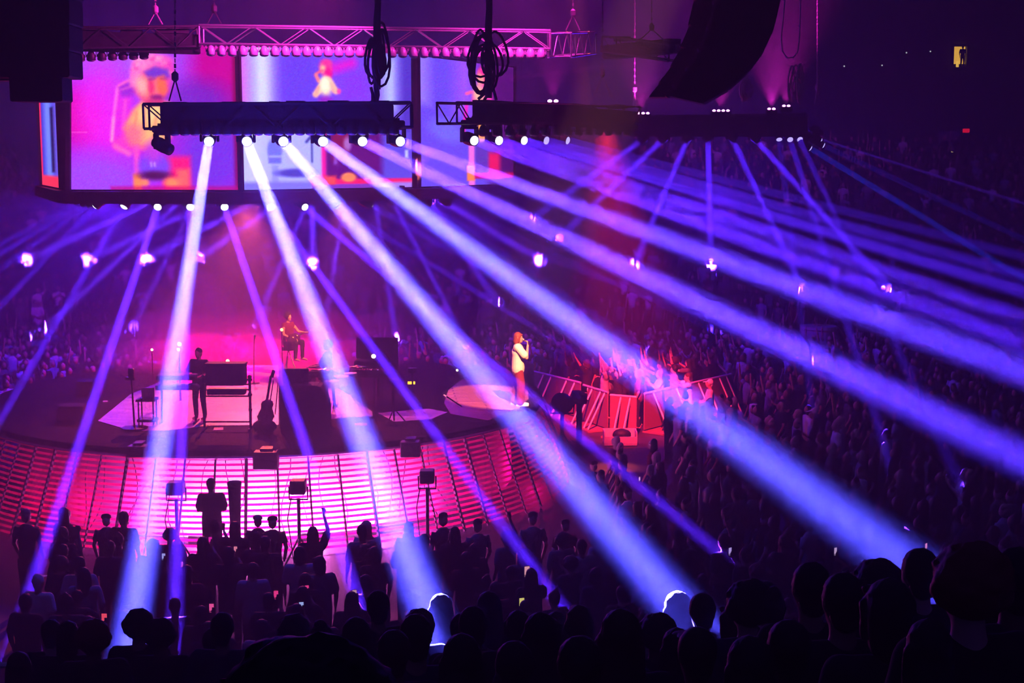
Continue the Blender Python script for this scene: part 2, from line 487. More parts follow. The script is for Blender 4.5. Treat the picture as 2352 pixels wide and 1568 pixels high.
# torso in the shirt
p.poly([(285, 298), (306, 258), (330, 236), (352, 232), (392, 240), (402, 270), (394, 318), (366, 350), (330, 346), (300, 330)], (255, 132, 120), 12)
p.poly([(296, 286), (322, 250), (345, 240), (392, 248), (392, 290), (372, 330), (340, 336), (312, 318)], (255, 176, 112), 14, .95).ell(352, 262, 26, 22, (255, 205, 140), 1.0, .8)
for q in (((318, 262), (308, 300)), ((338, 250), (332, 300)), ((362, 270), (352, 326)), ((380, 262), (376, 310))): p.line(*q, 2, (225, 95, 90), 6, .6)
p.ell(308, 312, 22, 24, (255, 100, 140), 1.0, .8).line((300, 335), (345, 345), 4, (255, 90, 150), 8, .7)
# neck and head in three-quarter profile, looking down
p.poly([(322, 220), (338, 214), (372, 228), (384, 246), (340, 246)], (200, 30, 120), 8, .9)
p.ell(354, 186, 44, 50, (245, 70, 150), .5).ell(348, 206, 28, 30, (252, 112, 116), .8, .9)
for cx, cy, rx, ry, c in ((356, 148, 40, 14, (255, 105, 195)), (330, 156, 18, 16, (255, 130, 200)), (384, 152, 18, 14, (245, 80, 190)), (318, 172, 13, 18, (255, 110, 200)), (312, 192, 10, 14, (250, 120, 195)), (398, 168, 8, 18, (225, 60, 185)), (345, 142, 14, 7, (255, 165, 210)), (370, 143, 12, 6, (255, 150, 205)), (326, 148, 8, 6, (255, 165, 210))): p.ell(cx, cy, rx, ry, c, .9, .9)
rr_ = random.Random(9)
for i in range(70):
    t = rr_.uniform(-2.9, .1); k = rr_.uniform(.78, 1.08)
    p.ell(355 + math.cos(t) * 46 * k, 180 + math.sin(t) * 44 * k, rr_.uniform(2, 5), rr_.uniform(2, 4), rr_.choice([(255, 150, 205), (215, 40, 160), (235, 60, 190), (255, 110, 185)]), 1.0, .6)
p.poly([(336, 172), (362, 160), (392, 168), (396, 184), (366, 186), (344, 184)], (98, 48, 205), 9, .9)
p.ell(330, 202, 13, 20, (255, 172, 172), 1.0, .85, -12).poly([(366, 184), (382, 180), (390, 214), (380, 230), (366, 214)], (255, 100, 62), 8, .9).ell(352, 206, 7, 18, (220, 30, 110), 1.0, .75).line((346, 190), (360, 188), 2, (120, 30, 150), 4, .8).line((374, 188), (388, 188), 2, (120, 30, 140), 4, .7)
p.ell(364, 229, 15, 6, (130, 20, 115), 1.0, .9).ell(356, 240, 18, 7, (190, 40, 110), 1.0, .7)
# lower part: stand, round drum, orange cloth
p.rect(308, 338, 319, 440, (255, 80, 195), 9, .9).rect(304, 402, 324, 442, (255, 132, 72), 7).rect(374, 362, 436, 442, (255, 25, 112), 14, .95).rect(404, 390, 434, 440, (255, 100, 90), 12, .9)
p.ell(354, 384, 37, 32, (122, 62, 235), .5).ell(352, 350, 20, 24, (185, 55, 215), 1.0, .9).ell(354, 405, 37, 10, (70, 10, 60), .9, .9).ell(393, 421, 18, 12, (255, 128, 82), .9).ell(330, 421, 10, 8, (255, 130, 90), .9).line((346, 375), (347, 384), 1.5, (220, 170, 255), 2).line((354, 376), (355, 384), 1.5, (220, 170, 255), 2)
p.blur(2).rect(250, 429, 565, 441, (190, 0, 90), 8, .6).line((160, 307), (200, 307), 1, (255, 120, 220), 2, .6)
panel(155, 31.5, 548, 31.0, ZB, ZT, p, 'big video screen showing a close-up of a performer in a pale shirt', 0)
# middle panel: the performer singing, a big microphone and the stage below
p = Pic(552, 112, 947, 437, 200, 165, (110, 70, 240))
p.rect(545, 100, 575, 260, (205, 90, 255), 25).rect(575, 100, 625, 260, (205, 205, 255), 40).rect(640, 100, 730, 250, (95, 60, 225), 50).rect(870, 120, 915, 250, (185, 200, 255), 50, .9).rect(915, 100, 960, 320, (75, 50, 190), 30).rect(770, 150, 850, 240, (130, 50, 235), 60, .8)
p.line((745, 160), (800, 140), 12, (235, 20, 200), 20, .8)
p.ell(740, 154, 14, 18, (250, 60, 140), .7).ell(735, 157, 7, 10, (255, 175, 150), .9).ell(744, 143, 11, 8, (240, 50, 150), .9).line((720, 168), (733, 161), 2.5, (255, 90, 130), 3).line((718, 172), (724, 186), 4, (255, 120, 130), 4).ell(746, 168, 9, 14, (235, 20, 135), .9)
p.line((741, 184), (717, 217), 9, (255, 195, 165), 5, 1, 7).line((746, 184), (763, 208), 9, (255, 185, 160), 5, 1, 7).ell(740, 198, 14, 22, (255, 215, 185), .8).ell(738, 193, 9, 16, (255, 240, 210), .9).line((724, 200), (716, 220), 3, (255, 150, 140), 5, .8).line((752, 190), (758, 210), 2, (255, 150, 150), 5, .7).ell(770, 208, 5, 6, (255, 70, 170), .8).ell(740, 230, 16, 10, (150, 30, 190), .9, .8)
p.rect(545, 250, 740, 440, (170, 170, 250), 14).rect(552, 300, 600, 440, (190, 190, 255), 40)
p.ell(624, 348, 16, 28, (110, 110, 225), .3).rect(610, 364, 638, 378, (105, 105, 222), 3).rect(617, 382, 631, 440, (140, 140, 235), 4).rect(612, 360, 640, 364, (170, 170, 245), 3)
p.line((706, 318), (706, 375), 2, (60, 60, 160), 2).line((694, 328), (707, 312), 3, (60, 60, 160), 2).ell(670, 400, 44, 10, (70, 60, 180), .6)
p.rect(728, 290, 740, 440, (255, 20, 150), 6).rect(738, 280, 880, 420, (90, 10, 110), 8).rect(752, 290, 790, 372, (130, 15, 60), 8, .9).ell(788, 332, 9, 17, (175, 120, 215), .8, .8).rect(756, 345, 764, 380, (150, 90, 230), 6, .8).rect(870, 300, 945, 420, (90, 70, 215), 20).rect(928, 345, 936, 365, (190, 190, 255), 4)
p.blur(1).rect(700, 415, 950, 428, (255, 30, 100), 6).rect(705, 408, 760, 440, (255, 70, 60), 10).ell(790, 411, 18, 11, (255, 130, 70), .5).rect(545, 420, 705, 440, (120, 110, 240), 10).rect(705, 428, 960, 440, (120, 50, 180), 5).rect(870, 424, 945, 440, (160, 120, 235), 8)
panel(552, 31.0, 947, 34.3, ZB, ZT, p, 'big video screen showing a singer above a large microphone and stage', 0)
# right panel, turned away
p = Pic(960, 112, 1180, 437, 120, 165, (100, 70, 230))
p.rect(955, 100, 985, 230, (140, 110, 255), 25).rect(1040, 100, 1080, 250, (150, 80, 255), 40).rect(1100, 100, 1200, 260, (130, 10, 140), 60).rect(1125, 100, 1200, 440, (70, 10, 100), 40).ell(1020, 295, 40, 26, (110, 100, 250), .8, .9, 30)
p.ell(1104, 146, 13, 24, (255, 45, 135), .8).ell(1098, 152, 8, 20, (255, 150, 140), .9).ell(1107, 132, 12, 10, (240, 40, 150), .9).poly([(1076, 215), (1084, 178), (1100, 168), (1122, 180), (1128, 220), (1104, 226)], (245, 60, 180), 9).ell(1094, 194, 13, 24, (255, 180, 155), .9).line((1066, 195), (1076, 190), 4, (255, 90, 170), 5).line((1058, 300), (1066, 220), 4, (235, 30, 190), 5)
p.ell(1100, 295, 12, 26, (255, 150, 70), .4).rect(1070, 330, 1084, 440, (255, 110, 220), 6).rect(1066, 385, 1084, 425, (255, 130, 60), 5).rect(1115, 350, 1145, 420, (230, 20, 90), 14).rect(1084, 405, 1200, 420, (200, 10, 70), 6).rect(1085, 330, 1115, 400, (90, 50, 180), 10)
panel(960, 34.6, 1180, 39.0, ZB, ZT, p, 'video screen turned away beyond the dark post, partly behind cable coils', 0)
# far left sliver
p = Pic(92, 112, 137, 437, 40, 136, (60, 40, 190))
p.rect(85, 100, 96, 440, (255, 40, 90), 4).rect(102, 100, 122, 440, (110, 130, 255), 14).rect(118, 240, 126, 400, (20, 15, 60), 6).rect(124, 100, 140, 440, (110, 90, 230), 8, .8).rect(85, 410, 140, 440, (255, 50, 80), 8)
panel(92, 37.5, 137, 32.5, ZB, ZT, p, 'narrow video screen seen almost edge-on under the black speaker stack', 0)
# dark frame ring under the screens
ringpts = [at(90, 300, 38), at(150, 300, 31.3), at(550, 300, 30.8), at(953, 300, 34.2), at(1200, 300, 39.4), at(1010, 300, 45), at(300, 300, 45)]
fr = thing('screen_frame', 'dark rigging frame running along the underside of the video screens', 'truss', Vector((ringpts[2].x, ringpts[2].y, 6.8)))
for j in range(len(ringpts)):
    a, b = ringpts[j], ringpts[(j + 1) % len(ringpts)]; d = b - a
    MB().box(((a.x + b.x) / 2, (a.y + b.y) / 2, 6.97), (d.length + 0.1, 0.34, 0.26), math.atan2(d.y, d.x)).build('frame_beam', DARKSTEEL if j < 4 else BLACK, fr)
MB().tube([at(153, 190, 31.2), at(153, 437, 31.2)], 0.10, 6).build('corner_post', BLACK, fr)
MB().tube([at(954, 120, 34.4), at(954, 437, 34.4)], 0.055, 6).build('corner_post', BLACK, fr)

# ------------------------------------------------------------------ trusses
def truss(name, label, a, b, h, wd, m, step=0.42, fill=None, r=0.026, group=None):
    """box truss whose top centre line runs a -> b"""
    a = np.array(a, float); b = np.array(b, float); d = b - a; L = np.linalg.norm(d); d /= L
    s = np.cross(d, (0, 0, 1)); s /= np.linalg.norm(s); up = np.cross(s, d)
    th = thing(name, label, 'truss', Vector((a + b) / 2), group)
    for ss in (-1, 1):
        for hh in (0, -h):
            MB().tube([a + s * ss * wd / 2 + up * hh, b + s * ss * wd / 2 + up * hh], r, 7).build('chord', m, th)
    mb = MB(); n = max(2, int(L / step))
    for ss in (-1, 1):
        for i in range(n):
            p = a + d * (L * i / n); q = a + d * (L * (i + 1) / n); off = s * ss * wd / 2
            mb.tube([p + off + (-up * h if i % 2 else 0 * up), q + off + (0 * up if i % 2 else -up * h)], r * 0.5, 5)
    for i in range(n + 1):
        p = a + d * (L * i / n)
        mb.tube([p - s * wd / 2 - up * h * (i % 2), p + s * wd / 2 - up * h * (i % 2)], r * 0.5, 5)
    for p in (a, b):
        for ss in (-1, 1): mb.tube([p + s * ss * wd / 2, p + s * ss * wd / 2 - up * h], r * 0.8, 6)
    mb.build('bracing', m, th)
    if fill:
        f0, f1, fh0, fh1 = fill; c = a + d * L * (f0 + f1) / 2 - up * h * (fh0 + fh1) / 2
        MB().box(c, (L * (f1 - f0), wd * 0.72, h * (fh1 - fh0)), math.atan2(d[1], d[0])).build('cable_tray', FABRIC, th)
        mb = MB()
        for i in range(int(L * 2.2)):
            q = a + d * L * (f0 + (f1 - f0) * R.random()) - up * h * fh0
            mb.box(q + up * 0.02, (R.uniform(.15, .5), wd * .5, R.uniform(.04, .10)), math.atan2(d[1], d[0]))
        mb.build('cable_pack', BLACK, th)
    return th
NEAR = truss('lighting_truss', 'near black lighting truss hanging across the left and middle screens', at(335, 240, 25), at(945, 236, 25), 0.42, 0.4, DARKSTEEL, fill=(0.06, 0.93, 0.05, 1.15))
SIDE = truss('lighting_truss', 'black lighting truss hanging across the right screen, receding to the right', at(1026, 236, 25.3), at(1452, 246, 33), 0.36, 0.4, DARKSTEEL, fill=(0.14, 1.0, 0.05, 1.2))
FAR = truss('lighting_truss', 'dark far truss on the right carrying magenta uplights', at(1448, 268, 41), at(1850, 262, 41), 0.55, 0.4, DARKSTEEL, fill=(0.0, 1.0, 0.05, 1.1))
PINKT = truss('lighting_truss', 'shiny magenta-lit aluminium truss above the middle screens', at(462, 60, 29), at(1264, 72, 29), 0.36, 0.4, STEEL, step=0.5)
LEFTT = truss('lighting_truss', 'dark truss beside the black speaker stack, above the left screen', at(120, 66, 28.5), at(455, 62, 29.5), 0.40, 0.4, DARKSTEEL, fill=(0.0, 1.0, 0.25, 1.2))
ENDT = truss('lighting_truss', 'short end of a truss seen end-on right of the magenta truss', at(1285, 76, 31), at(1345, 74, 35), 0.5, 0.5, STEEL, step=0.6)
RT = truss('lighting_truss', 'dark truss with magenta edges hanging high left of the curved speaker array', at(1400, 84, 35), at(1556, 104, 33), 0.36, 0.45, DARKSTEEL, fill=(0.0, 0.98, 0.1, 1.0))

# rows of small round lamps under the trusses
def par_proto(m):
    th = thing('round_lamp', 'x', 'lamp', (0, 0, 0))
    MB().lathe((0, 0, -0.13), [(0.02, 0.13), (0.05, 0.11), (0.085, 0.04), (0.09, -0.05), (0.085, -0.06)], 14).build('lamp_can', m, th, smooth=True)
    MB().lathe((0, 0, -0.13), [(0.084, -0.055), (0.07, -0.075), (0.03, -0.088), (0.001, -0.09)], 14).build('lamp_face', mat('lamp glass', (0.35, 0.3, 0.34), 0.15, 0.0, spec=0.6), th, smooth=True)
    mb = MB(); mb.tube([(-0.095, 0, -0.13), (-0.095, 0, 0), (0.095, 0, 0), (0.095, 0, -0.13)], 0.01, 5).build('bracket', m, th)
    return th
def par_row(m, a, b, n, label, group, first=None):
    th = par_proto(m); th['label'] = label; th['group'] = group
    for i in range(n):
        o = th if i == 0 else dup(th)
        o.location = Vector(a).lerp(Vector(b), i / max(1, n - 1))
par_row(BLACK, at(400, 283, 24.8), at(905, 281, 24.8), 22, 'one of the small black round lamps in the row under the near truss', 'round lamps under the near truss')
par_row(mat('grey lamp can', (0.5, 0.45, 0.48), 0.45, 0.3), at(484, 104, 28.8), at(1243, 110, 28.8), 32, 'one of the magenta-lit round lamps in the row under the shiny truss', 'round lamps under the shiny magenta truss')
par_row(DARKSTEEL, at(184, 117, 28.6), at(330, 112, 29.2), 7, 'one of the dark round lamps in the row under the left truss', 'round lamps under the left truss')
par_row(BLACK, at(1110, 286, 26.3), at(1440, 290, 32.6), 14, 'one of the black round lamps under the truss that recedes to the right', 'round lamps under the receding truss')

# ------------------------------------------------------------------ moving heads and their beams
LENS = glow('lit lens', (0.85, 0.85, 1.0), 3.0)
LENS_DIM = glow('lit lens far', (0.45, 0.35, 1.0), 1.6)
mh = thing('moving_head_light', 'x', 'spotlight', (0, 0, 0))
mb = MB(); mb.box((0, 0, -0.06), (0.30, 0.22, 0.12), bev=0.02); mb.box((0, 0, 0.01), (0.12, 0.1, 0.06)); mb.build('base', BLACK, mh)
mb = MB(); mb.box((0, 0, -0.14), (0.30, 0.12, 0.05), bev=0.01)
for sx in (-1, 1): mb.box((sx * 0.145, 0, -0.27), (0.045, 0.12, 0.27), bev=0.012)
mb.build('yoke', BLACK, mh)
hd = MB().lathe((0, 0, -0.34), [(0.05, 0.2), (0.10, 0.17), (0.118, 0.08), (0.118, -0.06), (0.108, -0.12), (0.102, -0.2)], 16).build('head', BLACK, mh, smooth=False, pivot=(0, 0, -0.34))
le = MB().lathe((0, 0, -0.34), [(0.001, -0.235), (0.05, -0.228), (0.085, -0.202), (0.085, -0.19)], 16).build('lens', LENS, hd, smooth=True)
MH_PARTS = list(mh.children)
used_mh = [False]
def beam(lens, Y, end, Ye, label, group, power, size=1.25, col=BLUE, rad=0.085, dim=False, unlit=False, dirv=None, blend=1.0):
    p = at(lens[0], lens[1], Y)
    if end and Ye is None: Ye = stand_at(end[0], end[1], 1.3, 20).y
    q = at(end[0], end[1], Ye) if end else p + Vector(dirv)
    d = (q - p).normalized()
    r = mh if not used_mh[0] else mh.copy()
    if used_mh[0]: COL.objects.link(r)
    r.location = p - d * 0.21 + Vector((0, 0, 0.34)); r['label'] = label; r['group'] = group
    for ch in MH_PARTS:
        c = ch if not used_mh[0] else ch.copy()
        if used_mh[0]: COL.objects.link(c); c.parent = r
        if c.name.startswith('yoke'): c.rotation_euler = (0, 0, math.atan2(d.y, d.x) + PI / 2)
        if c.name.startswith('head'):
            c.rotation_mode = 'QUATERNION'; c.rotation_quaternion = d.to_track_quat('-Z', 'Y')
            l = le if not used_mh[0] else le.copy()
            if used_mh[0]: COL.objects.link(l); l.parent = c
            if dim or unlit:
                l.material_slots[0].link = 'OBJECT'; l.material_slots[0].material = LENS_DIM if dim else BLACK
            else:
                l.material_slots[0].link = 'OBJECT'; l.material_slots[0].material = LENS
    used_mh[0] = True
    if not unlit:
        l_ = light('AREA', 'beam_light', p + d * 0.05, q, col, power * BK, rad * 1.8)
        l_.data.shape = 'SQUARE'; l_.data.spread = math.radians(size * SPREAD)
    return r
MW = 1e6
BK = 2.7e-5
SPREAD = 0.8
G1 = 'moving heads under the near truss'
for i, (x, e, Ye, k) in enumerate([(480, (285, 1545), 11, 13), (567, (985, 1405), 10, 12), (651, (1555, 1390), 9.5, 11), (742, (2075, 1290), 8.6, 9), (833, (2552, 1150), 10, 8), (920, (2552, 925), 11, 7)]):
    beam((x, 325), 25, e, Ye, 'moving head spotlight with a bright beam, %s from the left under the near truss' % ORD[i], G1, k * MW, col=ICE if i < 4 else (0.075, 0.03, 1.0))
beam((392, 345), 25, None, 0, 'unlit moving head hanging at the left end of the near truss, tilted right', G1, 0, unlit=True, dirv=(0.9, -0.5, -0.45))
G2 = 'moving heads under the receding truss'
for i, (x, Y, e, Ye, k) in enumerate([(1090, 26, (2552, 860), 14, 6), (1147, 27.2, (2552, 800), 16, 5), (1205, 28.6, (2552, 730), 19, 4.2), (1256, 30, (2552, 690), 22, 3.2), (1305, 31.5, (2552, 640), 26, 2.2)]):
    beam((x, 323), Y, e, Ye, 'moving head with a beam to the right, %s from the left under the receding truss' % ORD[i], G2, k * MW * .75, size=1.0, dim=i > 2)
G3 = 'moving heads under the far right truss'
for i, (x, e, k) in enumerate([(1474, (1225, 500), 2.2), (1521, (1285, 545), 2.6), (1578, (1455, 612), 3.2), (1626, (1633, 612), 3.6), (1684, (1838, 655), 3.6), (1738, (2040, 660), 3.8)]):
    beam((x, 322), 41, e, None, 'moving head with a thin violet beam, %s from the left under the far truss' % ORD[i], G3, k * MW * 2.6, size=1.8, dim=True)
for i, (x, y, e, k, c) in enumerate([(1862, 341, (2460, 706), 2.6, (0.005, 0.03, 1.0)), (1886, 324, (2460, 505), 1.5, (0.12, 0.02, 1.0)), (1892, 334, (2460, 600), 0.8, (0.03, 0.02, 1.0))]):
    beam((x, y), 41, e, 40, 'moving head at the far truss end with a beam rightward, %s of three' % ['lowest', 'uppermost', 'middle'][i], G3, k * MW, size=1.0, col=c, dim=True)
G4 = 'moving heads under the screen ring'
for i, (x, y, Y, e, Ye, k) in enumerate([(178, 466, 34, (-120, 625), 40, 2.2), (191, 468, 33.2, (-120, 655), 38, 3), (204, 470, 32.4, (-120, 705), 35, 3.4), (218, 474, 31.6, (-120, 830), 32, 4)]):
    beam((x, y), Y, e, Ye, 'moving head at the left corner of the screen ring, %s of the cluster of four' % ORD[i], G4, k * MW, size=1.0, rad=0.07)
for i, (x, Y, e, Ye, k) in enumerate([(284, 31.6, (-5, 975), 29, 5), (362, 31.6, (80, 1325), 21, 5), (437, 31.6, (402, 1410), 19.3, 4.5), (516, 31.6, (818, 1368), 20, 5), (622, 32.0, (1225, 1305), 21.5, 4.2), (701, 32.8, (1645, 1262), 22.5, 4), (775, 33.4, (1420, 870), 38, 3.2), (853, 34.1, (1605, 895), None, 3.4), (940, 34, (1800, 800), 42, 1.8), (986, 35.5, (1492, 806), None, 2.0), (1032, 37, (1600, 740), 52, 1.0)]):
    beam((x, 476 - max(0, i - 5) * 2.2), Y, e, Ye, 'moving head below the screens with a beam toward the crowd, %s from the left' % ORD[i], G4, k * MW, size=1.05, rad=0.075, dim=i > 7)
G5 = 'moving heads on the far side of the screen ring'
for i, (x, e, k) in enumerate([(345, (65, 595), 2.2), (410, (88, 770), 2.6), (445, (306, 752), 1.2), (480, (200, 597), 2.2), (580, (340, 592), 2.4), (640, (460, 592), 2.4), (705, (580, 760), 2.0), (718, (718, 606), 2.0), (790, (742, 780), 2.0), (862, (912, 790), 2.2), (905, (1075, 798), 2.0), (990, (1140, 690), 1.8), (1025, (1240, 597), 2.0)]):  # one head is added to light the person behind the stage
    beam((x, 466), 43, e, None, 'moving head behind the screen ring with a faint violet beam, %s from the left' % ORD[i], G5, k * MW * 3.4, size=2.4, col=(0.10, 0.02, 1.0), dim=True)

for i, (x, e, k) in enumerate([(1790, (1868, 960), 1.6), (1815, (2036, 1036), 2.2), (1838, (2216, 1128), 2.6)]):  # right lens is real, the others added to light the floor people
    beam((x, 321), 41, e, None, 'moving head near the right end of the far truss, aimed down, %s of three' % ['left', 'middle', 'right'][i], G3, k * MW * .5, size=1.5, dim=True)

# magenta uplights, washes
UP = glow('uplight lens', (1.0, 0.25, 0.9), 8)
def uplight(px, py, Y, n, power, label):
    p = at(px, py, Y)
    th = thing('uplight', label, 'lamp', p, 'magenta uplights')
    MB().box(p + Vector((0, 0, -0.1)), (0.12 * n + 0.06, 0.2, 0.14)).build('housing', BLACK, th)
    for i in range(n):
        MB().ball(p + Vector(((i - (n - 1) / 2) * 0.13, 0, 0.0)), (0.05, 0.05, 0.035), 8, 5).build('lamp_lens', UP, th)
    light('SPOT', 'uplight_light', p + Vector((0, 0, 0.08)), p + Vector((0, 0.05, 2)), (1.0, 0.02, 0.75), power, 0.08, 75, 1.0)
uplight(1270, 232, 30, 2, 1.2e3, 'magenta uplight on top of the receding truss')
uplight(1472, 260, 40.5, 4, 3e3, 'magenta uplight at the left end of the far truss')
uplight(1656, 254, 40.5, 4, 3e3, 'magenta uplight below the curved speaker array')
uplight(1772, 250, 40.5, 2, 5e3, 'magenta uplight left of the pink cable coil')
uplight(1806, 243, 40.5, 2, 3e3, 'tilted magenta uplight under the pink cable coil')
for p, q, pw, sz in ((at(800, 20, 27.5), at(650, 80, 29), 4e3, 110), (at(1200, 10, 27.5), at(1150, 85, 29), 2.5e3, 100), (at(1330, 20, 32), at(1320, 90, 33), 1e3, 80)):
    p = Vector(p); p.z += 1.2
    light('SPOT', 'truss_wash', p, q, MAGENTA, pw, 0.3, sz)
light('SPOT', 'drape_wash', at(1250, -160, 50), at(800, 10, 80), (0.36, 0.03, 0.85), 8e3, 0.5, 75)
light('SPOT', 'drape_wash', at(1500, 200, 45), at(1700, 60, 80), (0.6, 0.03, 0.75), 4.5e3, 0.5, 60)
light('SPOT', 'haze_streak_light', at(1465, 146, 36), at(1180, 178, 33), MAGENTA, 5e4, 0.06, 1.6)
# stage lights
light('SPOT', 'follow_spot', (4.8, 14.6, 18.3), (-0.28, 33.7, 2.6), (1.0, 0.28, 0.13), 2.3e5, 0.1, 5.2, 0.2)
light('SPOT', 'stage_red_light', at(575, 462, 39.5), at(520, 915, 33), (1.0, 0.09, 0.08), 8e3, 0.2, 56, 0.7)
light('SPOT', 'stage_red_light', at(780, 462, 40), at(850, 950, 32), (1.0, 0.10, 0.45), 2e3, 0.2, 45, 0.7)
for px, py, pw in ((430, 830, 220), (560, 822, 320), (700, 820, 220)):
    p = at(px, py, 39.5); p.z = SZ + 0.5
    light('POINT', 'floor_red_light', p, None, (1.0, 0.0, 0.07), pw * 1.6, 0.2)
light('SPOT', 'barricade_light', at(1388, 272, 32.6), at(1455, 925, 40.8), (1.0, 0.02, 0.05), 6e4, 0.2, 30, 0.8)
light('SPOT', 'barricade_light', at(1300, -260, 33), at(1415, 1045, 35.5), (1.0, 0.10, 0.05), 8e4, 0.2, 6, 0.6)

# added violet fill for light scattered in the haze, no fixtures
for px, Y, pw in ((230, 41, 2600), (620, 43, 350), (1000, 43, 1600), (1650, 46, 900)):
    light('POINT', 'violet_fill', at(px, 462, Y), None, (0.08, 0.008, 1.0), pw, 0.4)
light('POINT', 'violet_fill', at(640, 445, 23.5), None, (0.06, 0.03, 1.0), 450, 0.4)  # added blue fill for the near floor crowd
light('SPOT', 'performer_light', at(1000, 330, 34), at(664, 800, 38.4), (1.0, 0.16, 0.05), 2.4e4, 0.1, 14, 0.5)
# ------------------------------------------------------------------ speaker arrays
BOXM = mat('black speaker cabinet', (0.010, 0.010, 0.013), 0.8)
GRILLE = mat('speaker grille cloth', (0.03, 0.026, 0.03), 0.9)
def cab(mb, c, size, rz, tilt=0.0):
    mb.box(c, size, rz, Matrix.Rotation(-tilt, 3, 'X'), bev=0.03)
pa = thing('speaker_array', 'big black stacked speaker array hanging at the upper left corner', 'speaker', at(60, 0, 20))
for i in range(5):
    c = at(78, 150 - i * 60, 20); MB().box(c, (1.16, 0.7, 0.36), 0.02, bev=0.02).build('cabinet', BOXM, pa)
    MB().box(c + Vector((0, -0.36, 0)), (1.06, 0.02, 0.3), 0.02).build('cabinet_grille', FABRIC, pa)
MB().box(at(95, 206, 20), (0.72, 0.5, 0.34), bev=0.02).build('rigging_box', BOXM, pa)
MB().box(at(15, 182, 20.2), (0.32, 0.3, 0.05)).build('support_bar', mat('dull red bar', (0.2, 0.05, 0.08), 0.6), pa)
sp = thing('line_array', 'tall curved line array of black speakers hanging at the upper right', 'speaker', at(1700, 0, 22))
outer = [(1800, -75), (1793, 0), (1779, 60), (1752, 118), (1716, 165), (1672, 205), (1610, 240)]
inner = [(1660, -75), (1652, 0), (1638, 58), (1617, 108), (1590, 152), (1560, 190), (1535, 222)]
for i in range(6):
    mb = MB(); vs = []
    for q, dy in ((0, 0.0), (1, 0.0)):
        pass
    a, b, c, d = inner[i], outer[i], outer[i + 1], inner[i + 1]
    k = 0.93; m = lambda p, q: (p[0] + (q[0] - p[0]) * k, p[1] + (q[1] - p[1]) * k)
    c2, d2 = m(b, c), m(a, d)
    f = [at(*p, 21.6) for p in (a, b, c2, d2)]; g = [p + Vector((0.12, 0.75, 0)) for p in f]
    mb.add(f + g, [(0, 3, 2, 1), (4, 5, 6, 7), (0, 1, 5, 4), (1, 2, 6, 5), (2, 3, 7, 6), (3, 0, 4, 7)]); mb.build('cabinet', BOXM, sp)
    # the front face with its grille looks down to the left
    e = 62 - i * 3
    f = [at(p[0] - w_, p[1] + 3, 21.7) for p, w_ in ((a, e), (a, 4), (d2, 4), (d2, e))]; g = [p + Vector((0.1, 0.6, 0)) for p in f]
    mb = MB(); mb.add(f + g, [(0, 3, 2, 1), (4, 5, 6, 7), (0, 1, 5, 4), (1, 2, 6, 5), (2, 3, 7, 6), (3, 0, 4, 7)])
    mb.build('cabinet_horn', mat('speaker front with painted red light', (0.16, 0.04, 0.05), 0.7), sp)  # reddish light on the fronts is put into this colour
mb = MB()
for a, b in zip(inner[:-1], inner[1:]):
    mb.tube([at(a[0] - 6, a[1], 21.5), at(b[0] - 6, b[1], 21.5)], 0.035, 6)
    mb.ball(at(a[0] - 8, a[1] + 6, 21.45), 0.055, 8, 6)
mb.build('rigging_hinge', mat('dark red rigging', (0.25, 0.05, 0.06), 0.5, 0.4), sp)  # one dark red metal tone along the hinges

# ------------------------------------------------------------------ cable coils, chains
def coil(name, label, x, Y, ytop, ybot, wpx, n, m, r=0.02, stem=True, seed=1):
    rr = random.Random(seed); c = at(x, (ytop + ybot) / 2, Y)
    th = thing('cable_coil', label, 'cable', c)
    def cable(pts, rad, nm='cable'):
        MB().tube([at(px, py, Y + dy) for px, py, dy in pts], rad, 6).build(nm, m, th, smooth=True)
    for i in range(n):
        w_ = wpx * rr.uniform(0.35, 1); cx = x + rr.uniform(-.25, .25) * wpx; t = ytop + rr.uniform(0, .35) * (ybot - ytop); b = ybot - rr.uniform(0, .3) * (ybot - ytop)
        ph = rr.uniform(-.3, .3); P = []
        for k in range(17):
            a = 2 * PI * k / 16
            yy = (t + b) / 2 - math.cos(a) * (b - t) / 2
            P.append((cx + math.sin(a) * w_ / 2 * (0.55 + 0.45 * (yy - t) / (b - t)), yy, math.sin(a + ph) * 0.12))
        cable(P, r)
    if stem:
        for k in (-1, 0, 1):
            cable([(x + k * 5, -60, 0), (x + k * 4 + 2, ytop * .4, 0.02 * k), (x + k * 5, ytop, 0), (x + k * 6, (ytop + ybot) / 2, 0.05 * k), (x + k * 5, ybot, 0)], r * 1.25, 'trunk_cable')
    return th
coil('a', 'black cable coil with long loops hanging over the middle screen', 866, 24.6, 45, 205, 52, 8, RUBBER, 0.022, seed=3)
coil('b', 'black cable coil with wide loops hanging over the right screen', 1122, 24.8, 55, 225, 78, 9, RUBBER, 0.022, seed=5)
PCABLE = mat('cable with painted pink light', (0.5, 0.3, 0.42), 0.5)  # magenta light on cables and chains is put into this colour
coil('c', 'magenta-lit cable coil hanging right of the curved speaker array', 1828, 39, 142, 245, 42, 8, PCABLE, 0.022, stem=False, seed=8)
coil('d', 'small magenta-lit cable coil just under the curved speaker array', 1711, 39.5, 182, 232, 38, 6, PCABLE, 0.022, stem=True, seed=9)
th = thing('hanging_cable', 'magenta-lit cable swagged in a long U above the pink cable coil', 'cable', at(1815, 100, 39))
MB().tube([at(px, py, 39) for px, py in ((1806, -40), (1799, 40), (1794, 90), (1797, 118), (1808, 133), (1822, 132), (1832, 120), (1836, 90), (1838, 30), (1839, -40))], 0.02, 6).build('cable', PCABLE, th, smooth=True)
